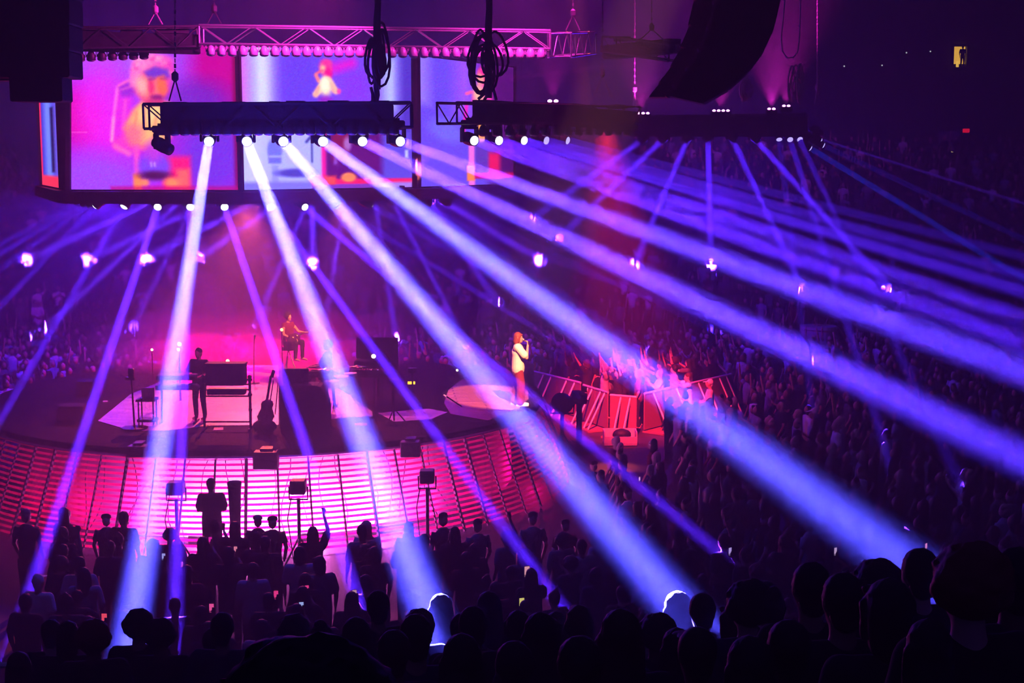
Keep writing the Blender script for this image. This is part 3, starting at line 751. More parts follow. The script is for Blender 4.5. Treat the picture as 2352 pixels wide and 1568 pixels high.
# cables going from the coils down onto the trusses
for lab, pts, Y in (('bundle of black cables dropping onto the near truss', [((852, 200), (856, 232)), ((862, 205), (860, 232)), ((868, 205), (866, 232))], 24.7),
                    ('black cables splayed onto the left end of the receding truss', [((1120, 205), (1098, 228)), ((1124, 205), (1112, 230)), ((1124, 185), (1140, 230))], 25.0)):
    th = thing('cable_drop', lab, 'cable', at(pts[0][0][0], 200, Y))
    for a, b in pts: MB().tube([at(*a, Y), at((a[0] + b[0]) / 2 + 2, (a[1] + b[1]) / 2, Y), at(*b, Y)], 0.03, 6).build('cable', RUBBER, th)
def hoist(x, Y, y0, y1, label, spread=14, m=DARKSTEEL):
    th = thing('chain_hoist', label, 'hoist', at(x, y0, Y), 'chain hoists')
    P = [at(x, -60, Y), at(x, y0, Y)]
    mb = MB(); L = (P[1] - P[0]).length; n = int(L / 0.09)
    for i in range(n):
        p = P[0].lerp(P[1], i / n); mb.box(p, (0.035 if i % 2 else 0.012, 0.012 if i % 2 else 0.035, 0.075))
    mb.build('chain', m, th)
    MB().lathe(at(x, y0, Y), [(0.02, 0.09), (0.06, 0.05), (0.06, -0.05), (0.02, -0.09)], 10).build('hook_block', m, th)
    mb = MB()
    for k in (-1, 1): mb.tube([at(x, y0 + 5, Y), at(x + k * spread, y1, Y)], 0.014, 5)
    mb.build('sling', m, th)
hoist(402, 25, 176, 232, 'chain hoist holding the near truss in front of the close-up screen')
hoist(1384, 31.7, 168, 228, 'chain hoist with a spread sling above the receding truss', 22)
hoist(1497, 34, 62, 92, 'chain hoist holding the high dark truss by the curved array', 28)
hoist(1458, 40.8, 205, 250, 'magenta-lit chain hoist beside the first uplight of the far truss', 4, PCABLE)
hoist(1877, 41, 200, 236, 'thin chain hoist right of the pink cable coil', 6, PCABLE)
hoist(357, 29, 22, 56, 'chain hoist with a magenta sheen above the left dark truss', 16, PCABLE)
hoist(492, 29.2, 20, 54, 'chain hoist above the left end of the shiny magenta truss', 16, DARKSTEEL)
hoist(1316, 32, 30, 70, 'chain hoist with pink straps above the end-on truss', 16, PCABLE)

# ------------------------------------------------------------------ band equipment
D = SZ + 0.012
def P(px, py, up=0.0): q = on_z(px, py, D); q.z += up; return q
def leg(mb, a, b, r=0.02): mb.tube([a, b], r, 6)
# cased instrument on a tubular stand
a, b = P(470, 985), P(576, 985); M = (a + b) / 2
th = thing('keyboard_stand', 'tall tubular stand carrying a wide black padded case, centre of the stage', 'stand', M)
for q in (a, b):
    mb = MB(); leg(mb, q, q + Vector((0, 0, 1.12)), 0.03); leg(mb, q + Vector((0, -.25, .02)), q + Vector((0, .3, .02)), 0.022)
    mb.ball(q + Vector((0, 0, 1.14)), 0.05, 8, 6); mb.ball(q + Vector((0, 0, 0.75)), 0.05, 8, 6); mb.ball(q + Vector((0, 0, 0.42)), 0.045, 8, 6)
    mb.build('upright', BLACK, th)
for z in (0.16, 0.72, 0.86, 0.98): MB().tube([a + Vector((0, 0, z)), b + Vector((0, 0, z))], 0.02, 6).build('crossbar', BLACK, th)
MB().box(M + Vector((0, 0, .83)), (.8, .3, .12)).build('tray', BLACK, th)
for k in (-1, 1): MB().box(M + Vector((k * .5, 0, 1.08)), (.1, .05, .05)).build('clamp', BLACK, th)
cs = thing('padded_case', 'wide black padded case lying on the tubular stand', 'case', M + Vector((0, 0, .96)))
MB().box(M + Vector((0, 0, 1.2)), (.84, .34, .46), bev=0.03).build('case_body', FABRIC, cs); MB().box(M + Vector((0, 0.02, 1.425)), (.86, .37, .05), bev=0.01).build('case_lid', BOXM, cs)
# two-tier keyboards
a, b = P(372, 970), P(450, 970); M = (a + b) / 2
th = thing('keyboard_rack', 'two-tier keyboard stand under the widest beam', 'stand', M)
for q in (a, b):
    mb = MB(); leg(mb, q, q + Vector((0, .1, 1.05)), 0.025); leg(mb, q + Vector((0, -.2, .02)), q + Vector((0, .3, .02)), 0.02); mb.build('upright', BLACK, th)
for z, w_ in ((.80, .92), (1.02, .88)):
    kb = tag(MB().box(M + Vector((0, 0, z)), (w_, .34, .1), bev=0.015).build('keyboard', BLACK, pivot=M + Vector((0, 0, z))), ('lower' if z < .9 else 'upper') + ' black keyboard on the two-tier stand', 'keyboard', 'keyboards on the two-tier stand')
    mb = MB()
    for i in range(30): mb.box(M + Vector((-.4 + i * .8 / 29, .06, z + .055)), (.022, .16, .012))
    mb.build('key', mat('ivory keys', (.5, .48, .45), .4), kb)
# lamp / microphone stand on the left
q = P(309, 984)
th = thing('microphone_stand', 'straight black stand with a boxy head at the left of the planks', 'stand', q)
MB().lathe(q, [(.28, 0), (.28, .03), (.04, .06), (.02, .08)], 16).build('stand_base', BLACK, th); MB().tube([q + Vector((0, 0, .04)), q + Vector((-.03, 0, 1.12))], .02, 6).build('pole', BLACK, th)
MB().box(q + Vector((-.03, 0, 1.22)), (.12, .12, .2), bev=.02).build('head', BLACK, th); MB().box(q + Vector((-.05, 0, 1.1)), (.2, .1, .06)).build('clamp', BLACK, th)
# small side table with a box
a = P(340, 978)
th = thing('side_table', 'small black two-shelf table left of the keyboards', 'table', a)
for dx in (-.16, .16):
    for dy in (-.14, .14): MB().tube([a + Vector((dx, dy, 0)), a + Vector((dx, dy, .58))], .015, 6).build('leg', BLACK, th)
MB().box(a + Vector((0, 0, .59)), (.42, .36, .05)).build('table_top', BLACK, th); MB().box(a + Vector((0, 0, .14)), (.4, .32, .06)).build('shelf', BLACK, th)
th = thing('laptop', 'small grey laptop open on the little stage table', 'laptop', a + Vector((0, 0, .615)))
MB().box(a + Vector((0, -.02, .625)), (.28, .2, .02)).build('base', DARKSTEEL, th); MB().box(a + Vector((0, .09, .73)), (.28, .02, .2)).build('lid', mat('grey laptop lid', (.12, .12, .14), .4), th)
# guitar on a stand, beside an amplifier hump
a = P(607, 985)
th = thing('guitar', 'dark guitar leaning on a stand in the middle of the stage', 'guitar', a)
body = MB()
rs = []
for z, w_ in ((.12, .05), (.17, .15), (.27, .19), (.38, .15), (.45, .12), (.54, .14), (.6, .11), (.64, .03)):
    rs.append([a + Vector((math.cos(2 * PI * k / 14) * w_ + z * .12, math.sin(2 * PI * k / 14) * .045 + z * .1, z)) for k in range(14)])
body.rings(rs).build('guitar_body', mat('dark guitar lacquer', (.05, .02, .03), .25, spec=.6), th, smooth=True)
MB().box(a + Vector((.11, .05, .88)), (.05, .03, .55), 0, Matrix.Rotation(-.18, 3, 'Y')).build('neck', BLACK, th)
MB().box(a + Vector((.2, .06, 1.2)), (.07, .025, .17), 0, Matrix.Rotation(-.3, 3, 'Y')).build('headstock', BLACK, th)
th = thing('guitar_stand', 'thin metal stand behind the dark guitar', 'stand', a + Vector((0, .1, 0)))
mb = MB()
for k in (-1, 1): leg(mb, a + Vector((k * .2, -.12, 0.01)), a + Vector((.12, .14, .62)), .013)
leg(mb, a + Vector((.05, .38, 0.01)), a + Vector((.12, .14, .62)), .013); mb.tube([a + Vector((.12, .14, .6)), a + Vector((.2, .12, 1.05)), a + Vector((.3, .12, 1.0)), a + Vector((.22, .14, .3))], .012, 6); mb.build('frame', BLACK, th)
a = P(612, 992, 0)
hump = thing('equipment_bag', 'dark slumped equipment bag at the foot of the guitar', 'bag', a)
MB().ball(a + Vector((-.02, -.1, .14)), (.26, .2, .16), 14, 9, -.85).build('bag_body', FABRIC, hump, smooth=True); MB().tube([a + Vector((-.12, -.1, .26)), a + Vector((-.02, -.1, .36)), a + Vector((.1, -.1, .26))], .015, 6).build('bag_handle', RUBBER, hump)
# organ / desk block
a = P(694, 985)
th = thing('organ', 'black upright organ block right of the guitar', 'organ', a)
MB().box(a + Vector((-.05, .2, .48)), (.84, .6, .96), bev=.03).build('cabinet', FABRIC, th)
MB().box(a + Vector((-.16, .3, 1.12)), (.56, .12, .32), bev=.02).build('music_desk', BOXM, th)
rs = [[a + Vector((x, y, z)) for y, z in ((-.08, 0), (.5, 0), (.5, h), (-.08, h))] for x, h in ((.35, .95), (.42, .93), (.5, .82), (.56, .5), (.57, .45))]
MB().rings(rs).build('end_panel', FABRIC, th)
for dx in (.52, .62): MB().tube([a + Vector((dx, -.02, .01)), a + Vector((dx - .02, -.02, .7))], .025, 6).build('leg', BLACK, th)
# percussion
drum_m = mat('pale drum shell', (.55, .42, .46), .35, .2); skin_m = mat('drum skin', (.75, .72, .7), .6)
for px, py, r_, h_, z_, lab in ((765, 905, .15, .14, .62, 'leftmost small drum of the percussion set'), (785, 898, .17, .2, .60, 'middle drum of the percussion set under the beam'), (806, 892, .15, .16, .66, 'right drum of the percussion set')):
    q = P(px, py + 45); th = thing('drum', lab, 'drum', q, 'drums of the percussion set')
    MB().lathe(q + Vector((0, 0, z_)), [(r_, 0), (r_, h_)], 18).build('shell', drum_m, th, smooth=False); MB().lathe(q + Vector((0, 0, z_ + h_)), [(r_ * 1.03, -.02), (r_ * 1.03, .012), (.01, .014)], 18).build('drum_head', skin_m, th)
    mb = MB()
    for k in range(3):
        an = k * 2.1 + .4; mb.tube([q + Vector((.22 * math.cos(an), .22 * math.sin(an), .01)), q + Vector((0, 0, .3)), q + Vector((0, 0, z_))], .012, 5)
    mb.build('tripod', STEEL, th)
for px, py, z_ in ((752, 950, 1.02), (822, 940, 1.0)):
    q = P(px, py); th = thing('cymbal', 'thin cymbal on a stand %s of the percussion set' % ('left' if px < 800 else 'right'), 'cymbal', q, 'cymbals of the percussion set')
    MB().lathe(q + Vector((0, 0, z_)), [(.2, 0), (.06, .02), (.03, .04), (.01, .045)], 18).build('cymbal_disc', mat('brass', (.6, .42, .2), .3, .9), th, smooth=True)
    mb = MB(); mb.tube([q + Vector((0, 0, .3)), q + Vector((0, 0, z_))], .012, 5)
    for k in range(3): mb.tube([q + Vector((.2 * math.cos(k * 2.1), .2 * math.sin(k * 2.1), .01)), q + Vector((0, 0, .35))], .011, 5)
    mb.build('cymbal_stand', STEEL, th)
# draped piano with its lid, and the dark mixing rig in front of it
a = P(860, 925)
th = thing('grand_piano', 'dark draped piano with raised flat top behind the mixing rig', 'piano', a + Vector((0, .6, 0)))
f = a + Vector((0, .6, 0))
MB().box(f + Vector((0, 0, .82)), (1.0, .9, .34), bev=.03).build('piano_body', FABRIC, th); MB().box(f + Vector((0, .25, 1.22)), (1.02, .06, .5), 0, Matrix.Rotation(.25, 3, 'X')).build('piano_lid', FABRIC, th)
for dx, dy in ((-.42, -.35), (.42, -.35), (0, .38)): MB().tube([f + Vector((dx, dy, 0.01)), f + Vector((dx, dy, .66))], .04, 8).build('leg', BLACK, th)
th = thing('mixing_rig', 'dark mixing desk crowded with small coloured lamps on thin legs', 'mixing desk', a)
MB().box(a + Vector((.02, -.1, .72)), (1.0, .5, .16), 0, Matrix.Rotation(.2, 3, 'X'), bev=.02).build('desk', BLACK, th)
for dx in (-.3, .02, .22, .46): MB().tube([a + Vector((dx, -.3, 0.01)), a + Vector((dx, -.2, .66))], .016, 6).build('leg', BLACK, th)
mb = MB()
for i in range(16): mb.tube([a + Vector((-.42 + .056 * i, -.3 + .1 * (i % 2), .82)), a + Vector((-.42 + .056 * i, -.3 + .1 * (i % 2), .86))], .015, 6)
mb.build('knob', mat('red desk knob', (.7, .1, .3), .4), th)
for i, c in enumerate(((1, .05, .2), (1, .1, .5), (.4, .2, 1))): MB().ball(a + Vector((-.2 + i * .16, -.3, .84)), .016, 6, 5).build('indicator_lamp', glow('desk lamp %d' % i, c, 2), th)
for px in (905, 948):
    q = P(px, 968 - (px > 920) * 30); th = thing('cable_stand', 'thin black stand beside the mixing desk, the %s one' % ('left' if px < 920 else 'right'), 'stand', q)
    mb = MB(); mb.tube([q + Vector((0, 0, .02)), q + Vector((0, 0, .85))], .02, 6)
    for k in range(3): mb.tube([q + Vector((.25 * math.cos(k * 2.1), .25 * math.sin(k * 2.1), .01)), q + Vector((0, 0, .3))], .014, 5)
    mb.build('tripod', BLACK, th); MB().box(q + Vector((0, 0, .9)), (.2, .1, .12)).build('head', BLACK, th)
# mic stand at the back
q = P(583, 880); th = thing('microphone_stand', 'slim silver microphone stand behind the guitar, in the red haze', 'stand', q)
MB().tube([q, q + Vector((.02, 0, .7)), q + Vector((.04, 0, 1.15))], .014, 6).build('pole', STEEL, th); MB().lathe(q, [(.15, 0), (.15, .02), (.02, .04)], 14).build('stand_base', BLACK, th); MB().capsule(q + Vector((.04, 0, 1.17)), q + Vector((.05, 0, 1.25)), .02, .03, 8).build('microphone_head', STEEL, th)
# bulbs glowing warm
for px, py, Y, r_, c, k, lab, hang in ((349, 803, 37.5, .035, (1, .45, .15), 10, 'small warm bulb glowing at the left of the red haze', 1), (523, 829, 31.6, .04, (1, .5, .12), 14, 'warm bulb standing on the padded case', 0), (858, 818, 32.8, .05, (1, .75, .35), 14, 'warm white bulb above the mixing rig', 1),
                            (412, 790, 34, .045, (1, .9, .9), 10, 'upper white bulb inside the widest beam', 1), (410, 802, 34, .035, (1, .9, .9), 10, 'lower white bulb inside the widest beam', 1), (647, 757, 37.2, .04, (1, .7, .1), 8, 'small yellow lamp by the seated guitarist', 1), (1050, 850, 37, .03, (1, .9, .5), 5, 'tiny pale lamp on a post at the far edge of the deck', 1)):
    p = at(px, py, Y); th = thing('bulb_lamp', lab, 'lamp', p)
    MB().ball(p, r_, 10, 7).build('bulb', glow('bulb ' + lab, c, k), th, smooth=True)
    zb = SZ if hang else p.z - r_ - .03
    MB().tube([Vector((p.x, p.y, zb)), p + Vector((0, 0, -r_ * .8))], .012, 6).build('stem', BLACK, th)
p = at(945, 879, 34.5); th = thing('desk_lamp', 'yellow glowing strip lamp right of the mixing desk', 'lamp', p)
MB().tube([p - Vector((.09, 0, 0)), p + Vector((.09, 0, 0))], .035, 8).build('lamp_tube', glow('amber strip', (1, .38, .02), 3), th); MB().tube([Vector((p.x, p.y, SZ)), p - Vector((0, 0, .03))], .014, 6).build('stem', BLACK, th)
for px, py, w_, lab in ((502, 985, .2, 'set list sheet glowing orange at the front of the deck'), (829, 975, .28, 'pale set list sheet under the broad beam on the deck')):
    q = on_z(px, py, SZ); tag(MB().box(q + Vector((0, 0, .006)), (w_, .3, .008), .15).build('paper_sheet', mat('cream paper', (.8, .7, .55), .8), pivot=q), lab, 'paper')
for px, py, lab in ((205, 905, 'dark floor monitor wedge at the left end of the deck, farther one'), (165, 965, 'dark floor monitor wedge at the left end of the deck, nearer one')):
    q = on_z(px, py, SZ); th = thing('floor_monitor', lab, 'speaker', q, 'floor monitors at the left of the deck')
    mb = MB(); v = [(-.3, -.2, 0), (.3, -.2, 0), (.3, .2, 0), (-.3, .2, 0), (-.28, -.05, .32), (.28, -.05, .32), (.28, .2, .36), (-.28, .2, .36)]
    mb.add([q + Vector(p_) for p_ in v], [(3, 2, 1, 0), (4, 5, 6, 7), (0, 1, 5, 4), (1, 2, 6, 5), (2, 3, 7, 6), (3, 0, 4, 7)]).build('cabinet', BOXM, th)
    MB().box(q + Vector((0, -.135, .16)), (.5, .015, .28), 0, Matrix.Rotation(.44, 3, 'X')).build('front_grille', GRILLE, th)
# smoke behind the band
def smoke(name, blobs, dens, lab, col=(1, 1, 1)):
    mb = MB()
    for c, r_ in blobs: mb.ball(c, r_, 14, 10)
    me = mb.mesh(name, vol(name, col, dens, 0.2)); o = bpy.data.objects.new(name, me); COL.objects.link(o)
    md = o.modifiers.new('r', 'REMESH'); md.mode = 'VOXEL'; md.voxel_size = 0.25
    dg = bpy.context.evaluated_depsgraph_get(); m2 = bpy.data.meshes.new_from_object(o.evaluated_get(dg)); o.modifiers.clear(); o.data = m2
    return stuff(o, lab, 'smoke')
sm = []
for i in range(16):
    px = 330 + i * 36; p = at(px, 815 + R.uniform(-12, 12), 39.5 + R.uniform(-.6, .8)); sm.append((p, (R.uniform(.8, 1.2), 1.0, R.uniform(.35, .6))))
smoke('stage_smoke', sm, 0.10, 'low red-lit smoke lying over the back of the stage')
sm = []
for i in range(12):
    p = at(300 + i * 52, 790 + R.uniform(-16, 12), 40 + R.uniform(-.6, .8)); sm.append((p, (R.uniform(1.0, 1.5), 1.5, R.uniform(.6, 1.1))))
smoke('smoke_veil', sm, 0.04, 'thin red smoke veil around the low smoke at the back of the stage')
sm = [(at(px, py, 41 + R.uniform(-.4, .4)), (w_, w_ * .9, h_)) for px, py, w_, h_ in ((470, 690, .8, .7), (490, 740, .85, .7), (455, 650, .6, .5), (440, 770, 1.0, .6), (500, 780, 1.1, .6), (360, 760, .9, .6), (590, 780, 1.0, .5), (410, 720, .6, .6))]
smoke('smoke_plume', sm, 0.045, 'dark red smoke plume rising behind the widest beam')

# ------------------------------------------------------------------ in front of the skirt
def boxed(px, py, wpx, hpx, Y, name, lab, stand, legs=True):
    if not stand:
        Y = 25.0
        while True:
            p = at(px, py, Y)
            if math.hypot(p.x - SC.x, p.y - SC.y) < rad_at(p.z) + .22: break
            Y += .02
    p = at(px, py, Y); w_, h_ = wpx / FPX * Y, hpx / FPX * Y
    g = Vector((p.x, p.y, 0))
    th = thing(name, lab, 'speaker' if not stand else 'lamp', g if stand else p)
    MB().box(p, (w_, .3, h_), bev=.02).build('housing', BLACK, th); MB().box(p + Vector((0, -.155, 0)), (w_ * .86, .02, h_ * .82)).build('front_grille', FABRIC, th)
    if stand:
        mb = MB(); b_ = p.z - h_ / 2
        mb.tube([Vector((p.x - w_ * .6, p.y, p.z)), Vector((p.x - w_ * .6, p.y, b_ - .12)), Vector((p.x + w_ * .6, p.y, b_ - .12)), Vector((p.x + w_ * .6, p.y, p.z))], .018, 6); mb.build('yoke', BLACK, th)
        MB().tube([g + Vector((0, 0, .03)), Vector((p.x, p.y, b_ - .1))], .035, 8).build('pole', BLACK, th)
        for k in range(3): MB().tube([g + Vector((.4 * math.cos(k * 2.1 + .5), .4 * math.sin(k * 2.1 + .5), .02)), g + Vector((0, 0, .7))], .02, 6).build('leg', BLACK, th)
        MB().tube([Vector((p.x - w_ * .5, p.y + .05, b_ - .1)), Vector((p.x - w_ * .75, p.y + .02, b_ - .5)), Vector((p.x - .1, p.y, .1))], .012, 5).build('cable', RUBBER, th)
    else:
        MB().box(p + Vector((0, .16, h_ / 2 + .02)), (w_ * .5, .3, .04)).build('bracket', BLACK, th)
    return th
boxed(316, 1035, 44, 26, 27.3, 'speaker_box', 'dim black speaker box hung on the left of the pink skirt', False)
boxed(611, 1056, 57, 42, 26.9, 'speaker_box', 'black speaker box hung on the middle of the pink skirt', False)
boxed(943, 1030, 46, 36, 27.9, 'speaker_box', 'black speaker box hung on the right of the pink skirt', False)
boxed(404, 1120, 38, 30, 26.3, 'floodlight', 'boxy lamp on a tall stand inside the widest beam', True)
boxed(685, 1117, 36, 32, 26.3, 'floodlight', 'boxy lamp on a tall stand before the middle of the skirt', True)
boxed(981, 1093, 34, 30, 26.6, 'floodlight', 'boxy lamp on a tall stand before the right of the skirt', True)
q = at(540, 1180, 26.4); q.z = 0
th = thing('speaker_column', 'dark tapered column beside the standing guard', 'speaker', q)
MB().lathe(q, [(.2, 0), (.2, .06), (.10, .1), (.10, .9), (.125, 1.62), (.14, 1.72), (.13, 1.74)], 14).build('column', FABRIC, th, smooth=False); MB().lathe(q, [(.26, 0), (.26, .04)], 16).build('foot_plate', BLACK, th)

# ------------------------------------------------------------------ barricade and pit
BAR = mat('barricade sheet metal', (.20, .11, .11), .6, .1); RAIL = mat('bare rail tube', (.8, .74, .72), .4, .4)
def barricade(x0, Y0, x1, Y1, n, lab):
    a, b = at(x0, 900, Y0), at(x1, 900, Y1); a.z = b.z = 0; d = (b - a); L = d.length; d.normalize(); ang = math.atan2(d.y, d.x); s = Vector((d.y, -d.x, 0))
    for i in range(n):
        p0 = a + d * (L * i / n); p1 = a + d * (L * (i + 1) / n - .04); M_ = (p0 + p1) / 2; w_ = (p1 - p0).length
        th = thing('barricade', lab % (ORD[i] if n > 1 else ''), 'barrier', M_, 'crowd barricades right of the stage')
        MB().box(M_ + Vector((0, 0, .6)), (w_, .03, 1.02), ang).build('panel', BAR, th)
        MB().tube([p0 + Vector((0, 0, 1.14)), p1 + Vector((0, 0, 1.14))], .035, 8).build('top_rail', RAIL, th)
        for t in (.4, .75):
            q_ = p0.lerp(p1, t); MB().tube([q_ + Vector((0, 0, 1.1)), q_ + s * .55 + Vector((0, 0, .06))], .03, 6).build('brace', RAIL, th)
        MB().box(M_ + s * .3 + Vector((0, 0, .03)), (w_, .7, .05), ang).build('foot_plate', BAR, th)
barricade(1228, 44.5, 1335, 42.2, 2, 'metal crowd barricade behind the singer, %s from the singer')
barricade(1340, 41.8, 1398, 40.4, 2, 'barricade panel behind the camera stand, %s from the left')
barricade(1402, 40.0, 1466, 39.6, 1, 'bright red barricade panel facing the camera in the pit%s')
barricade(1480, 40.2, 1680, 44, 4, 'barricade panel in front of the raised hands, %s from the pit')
q = at(1424, 990, 38.6); q.z = 0
th = thing('road_case', 'low pale open case on the floor before the bright red barricade', 'case', q)
mb = MB(); mb.box(q + Vector((0, 0, .05)), (.9, .6, .06)); mb.box(q + Vector((0, .29, .22)), (.9, .03, .34)); mb.box(q + Vector((0, -.29, .16)), (.9, .03, .2)); mb.box(q + Vector((-.44, 0, .22)), (.03, .6, .34)); mb.box(q + Vector((.44, 0, .22)), (.03, .6, .34)); mb.build('case_body', RAIL, th)
MB().ball(q + Vector((.05, 0, .26)), (.26, .2, .18), 12, 8).build('cable_heap', RUBBER, th, smooth=True)
q = at(1291, 985, 37.4); q.z = 0
th = thing('followspot', 'round black spotlight on a stand right of the singer', 'spotlight', q)
h_ = at(1293, 925, 37.4).z
MB().lathe((q.x, q.y, h_), [(.05, -.22), (.24, -.2), (.27, 0), (.25, .16), (.1, .2)], 18, (-.5, -.75, .3)).build('lamp_head', BLACK, th)
MB().tube([q + Vector((0, 0, .02)), Vector((q.x, q.y, h_ - .25))], .05, 8).build('pole', BLACK, th)
mb = MB(); mb.tube([Vector((q.x - .32, q.y, h_)), Vector((q.x - .3, q.y, h_ - .28)), Vector((q.x + .3, q.y, h_ - .28)), Vector((q.x + .32, q.y, h_))], .025, 6); mb.build('yoke', BLACK, th)
for k in range(3): MB().tube([q + Vector((.3 * math.cos(k * 2.1), .3 * math.sin(k * 2.1), .02)), q + Vector((0, 0, .6))], .025, 6).build('leg', BLACK, th)
q = at(1330, 995, 37.6); q.z = 0; h_ = at(1330, 912, 37.6).z
th = thing('video_camera', 'black broadcast camera on a pedestal beside the round spotlight', 'camera', q)
MB().box((q.x, q.y, h_), (.26, .6, .3), .3, bev=.03).build('camera_body', BLACK, th); MB().lathe((q.x - .08, q.y - .45, h_), [(.09, -.15), (.12, .15)], 12, (.3, 1, 0)).build('lens', BLACK, th)
MB().box((q.x + .14, q.y + .05, h_ + .2), (.14, .12, .14)).build('viewfinder', BLACK, th); MB().tube([q + Vector((0, 0, .05)), Vector((q.x, q.y, h_ - .15))], .08, 10).build('pedestal', BLACK, th)
MB().lathe(q, [(.4, 0.0), (.4, .08), (.1, .18)], 16).build('pedestal_base', BLACK, th); MB().tube([Vector((q.x, q.y + .3, h_ - .1)), Vector((q.x + .3, q.y + .6, h_ - .2))], .02, 6).build('pan_handle', BLACK, th)

# ------------------------------------------------------------------ far right: platform, riser, doorway, small lamps
q = at(2080, 718, 50); top = q.z
th = thing('camera_platform', 'square scaffold platform in the far crowd on the right', 'platform', Vector((q.x, q.y, 0)))
MB().box((q.x, q.y, top - .08), (1.15, 1.0, .14)).build('platform_deck', RAIL, th)
mb = MB()
for dx in (-.5, .5):
    for dy in (-.42, .42): mb.tube([(q.x + dx, q.y + dy, 0), (q.x + dx, q.y + dy, top - .1)], .04, 6)
mb.build('scaffold_leg', DARKSTEEL, th)
th = thing('tripod_frame', 'pale tubular pyramid frame standing on the far scaffold platform', 'stand', Vector((q.x, q.y, top)))
mb = MB(); ap = Vector((q.x, q.y, top + .78)); ft = [Vector((q.x + dx, q.y + dy, top)) for dx, dy in ((-.36, -.3), (.36, -.3), (.3, .3), (-.3, .3))]
for f_ in ft: mb.tube([f_, ap + (f_ - ap) * .12], .025, 6)
for t in (.45,):
    r_ = [f_.lerp(ap, t) for f_ in ft]; mb.tube(r_, .018, 6, closed=True)
mb.build('frame', RAIL, th); MB().box(ap, (.2, .2, .1)).build('mount_plate', RAIL, th)
q = at(1880, 748, 50)
th = thing('round_riser', 'round pale riser lit violet in the far crowd, under a standing person', 'platform', Vector((q.x, q.y, 0)))
MB().lathe((q.x, q.y, 0), [(.6, 0), (.6, q.z - .12), (.64, q.z - .1), (.64, q.z)], 24).build('drum_base', mat('pale riser top', (.45, .45, .48), .6), th)
RISER = Vector(q)
dy_ = 72.9
d0 = at(2204, 150, dy_)
th = thing('lit_doorway', 'small yellow-lit doorway high on the dark right side', 'doorway', d0)
MB().box(at(2205, 125, dy_ + .5), (.62, .1, .95)).build('lit_interior', glow('warm corridor', (1, .52, .06), 1.1), th); MB().box(at(2199, 147, dy_ + .3), (.12, .08, .3)).build('lit_panel', glow('warm corridor 2', (1, .6, .08), 1.2), th)
mb = MB()
for x in (2187, 2221): mb.box(at(x, 125, dy_ + .3), (.1, .3, 1.1))
mb.box(at(2205, 104, dy_ + .3), (.8, .3, .12)); mb.build('door_frame', BLACK, th); MB().box(at(2205, 158, dy_ - .5), (.9, 1.4, .06)).build('threshold', DARKSTEEL, th)
for y_ in (66, 79): MB().box(at(2210, y_, dy_), (.7, .06, .03)).build('shelf_edge', DARKSTEEL, th)
p = at(2219, 300, 73.4); th = thing('exit_sign', 'small red glowing sign on the dark right side', 'sign', p)
MB().box(p, (.34, .08, .2), bev=.02).build('sign_face', glow('red sign', (1, .01, .04), .8), th); MB().box(p + Vector((0, .06, 0)), (.38, .06, .24)).build('housing', BLACK, th)
p = at(2180, 318, 73.4); th = thing('notice_board', 'dim violet board left of the small red sign', 'board', p)
MB().box(p, (1.1, .08, .75)).build('board_face', mat('dim violet board', (.2, .13, .3), .7), th); MB().box(p + Vector((0, .06, 0)), (1.16, .05, .81)).build('frame', BLACK, th)
p = at(2187, 350, 73.35); th = thing('strip_light', 'short cream strip light under the dim board', 'lamp', p)
MB().capsule(at(2188, 342, 73.35), at(2186, 360, 73.35), .05, .05, 8).build('lamp_tube', glow('cream strip', (1, .7, .3), .7), th); MB().box(p + Vector((0, .08, 0)), (.14, .06, .6)).build('housing', BLACK, th)
p = at(2145, 375, 68); th = thing('handrail_post', 'thin pinkish rail post below the dim board', 'post', p)
MB().tube([at(2147, 340, 68), at(2144, 404, 68)], .035, 6).build('post', mat('pink metal post', (.6, .3, .3), .5), th)
for px, py, lab in ((1939, 152, 'first'), (2026, 150, 'second'), (2082, 121, 'third'), (2137, 118, 'fourth'), (1555, 137, 'fifth')):
    p = at(px, py, 73.4 if px > 1600 else 33); th = thing('pilot_light', 'tiny white pilot light in the dark upper right, %s from the left' % ({'fifth': 'first', 'first': 'second', 'second': 'third', 'third': 'fourth', 'fourth': 'fifth'}[lab]), 'lamp', p, 'tiny pilot lights')
    MB().ball(p, .04 if px > 1600 else .02, 8, 6).build('bulb', glow('pilot', (.8, .8, .9), .8), th); MB().box(p + Vector((0, .06, 0)), (.08, .04, .08)).build('housing', BLACK, th)
# rail at the edge of the near tier
th = thing('edge_rail', 'thin pale rail along the edge of the near tier at the bottom left', 'rail', at(420, 1527, 10.4))
z_ = at(420, 1527, 10.4).z
MB().tube([(-9, 10.4, z_), (-1.2, 10.4, z_)], .025, 8).build('handrail', RAIL, th)
mb = MB()
for i in range(6): mb.tube([(-8.8 + i * 1.5, 10.4, 2.6), (-8.8 + i * 1.5, 10.4, z_)], .02, 6)
mb.build('rail_post', DARKSTEEL, th)
# ------------------------------------------------------------------ people
def V3(*a): return np.array(a, float)
def blob(name, mb, voxel, smooth=True, relax=3):
    """fuse overlapping capsules into one continuous skin"""
    me = mb.mesh(name, []); o = bpy.data.objects.new(name, me); COL.objects.link(o)
    md = o.modifiers.new('r', 'REMESH'); md.mode = 'VOXEL'; md.voxel_size = voxel
    if relax:
        sm_ = o.modifiers.new('s', 'SMOOTH'); sm_.factor = 0.5; sm_.iterations = relax
    dg = bpy.context.evaluated_depsgraph_get(); m2 = bpy.data.meshes.new_from_object(o.evaluated_get(dg)); m2.name = name
    if smooth: m2.polygons.foreach_set('use_smooth', [True] * len(m2.polygons))
    bpy.data.objects.remove(o); bpy.data.meshes.remove(me)
    return m2

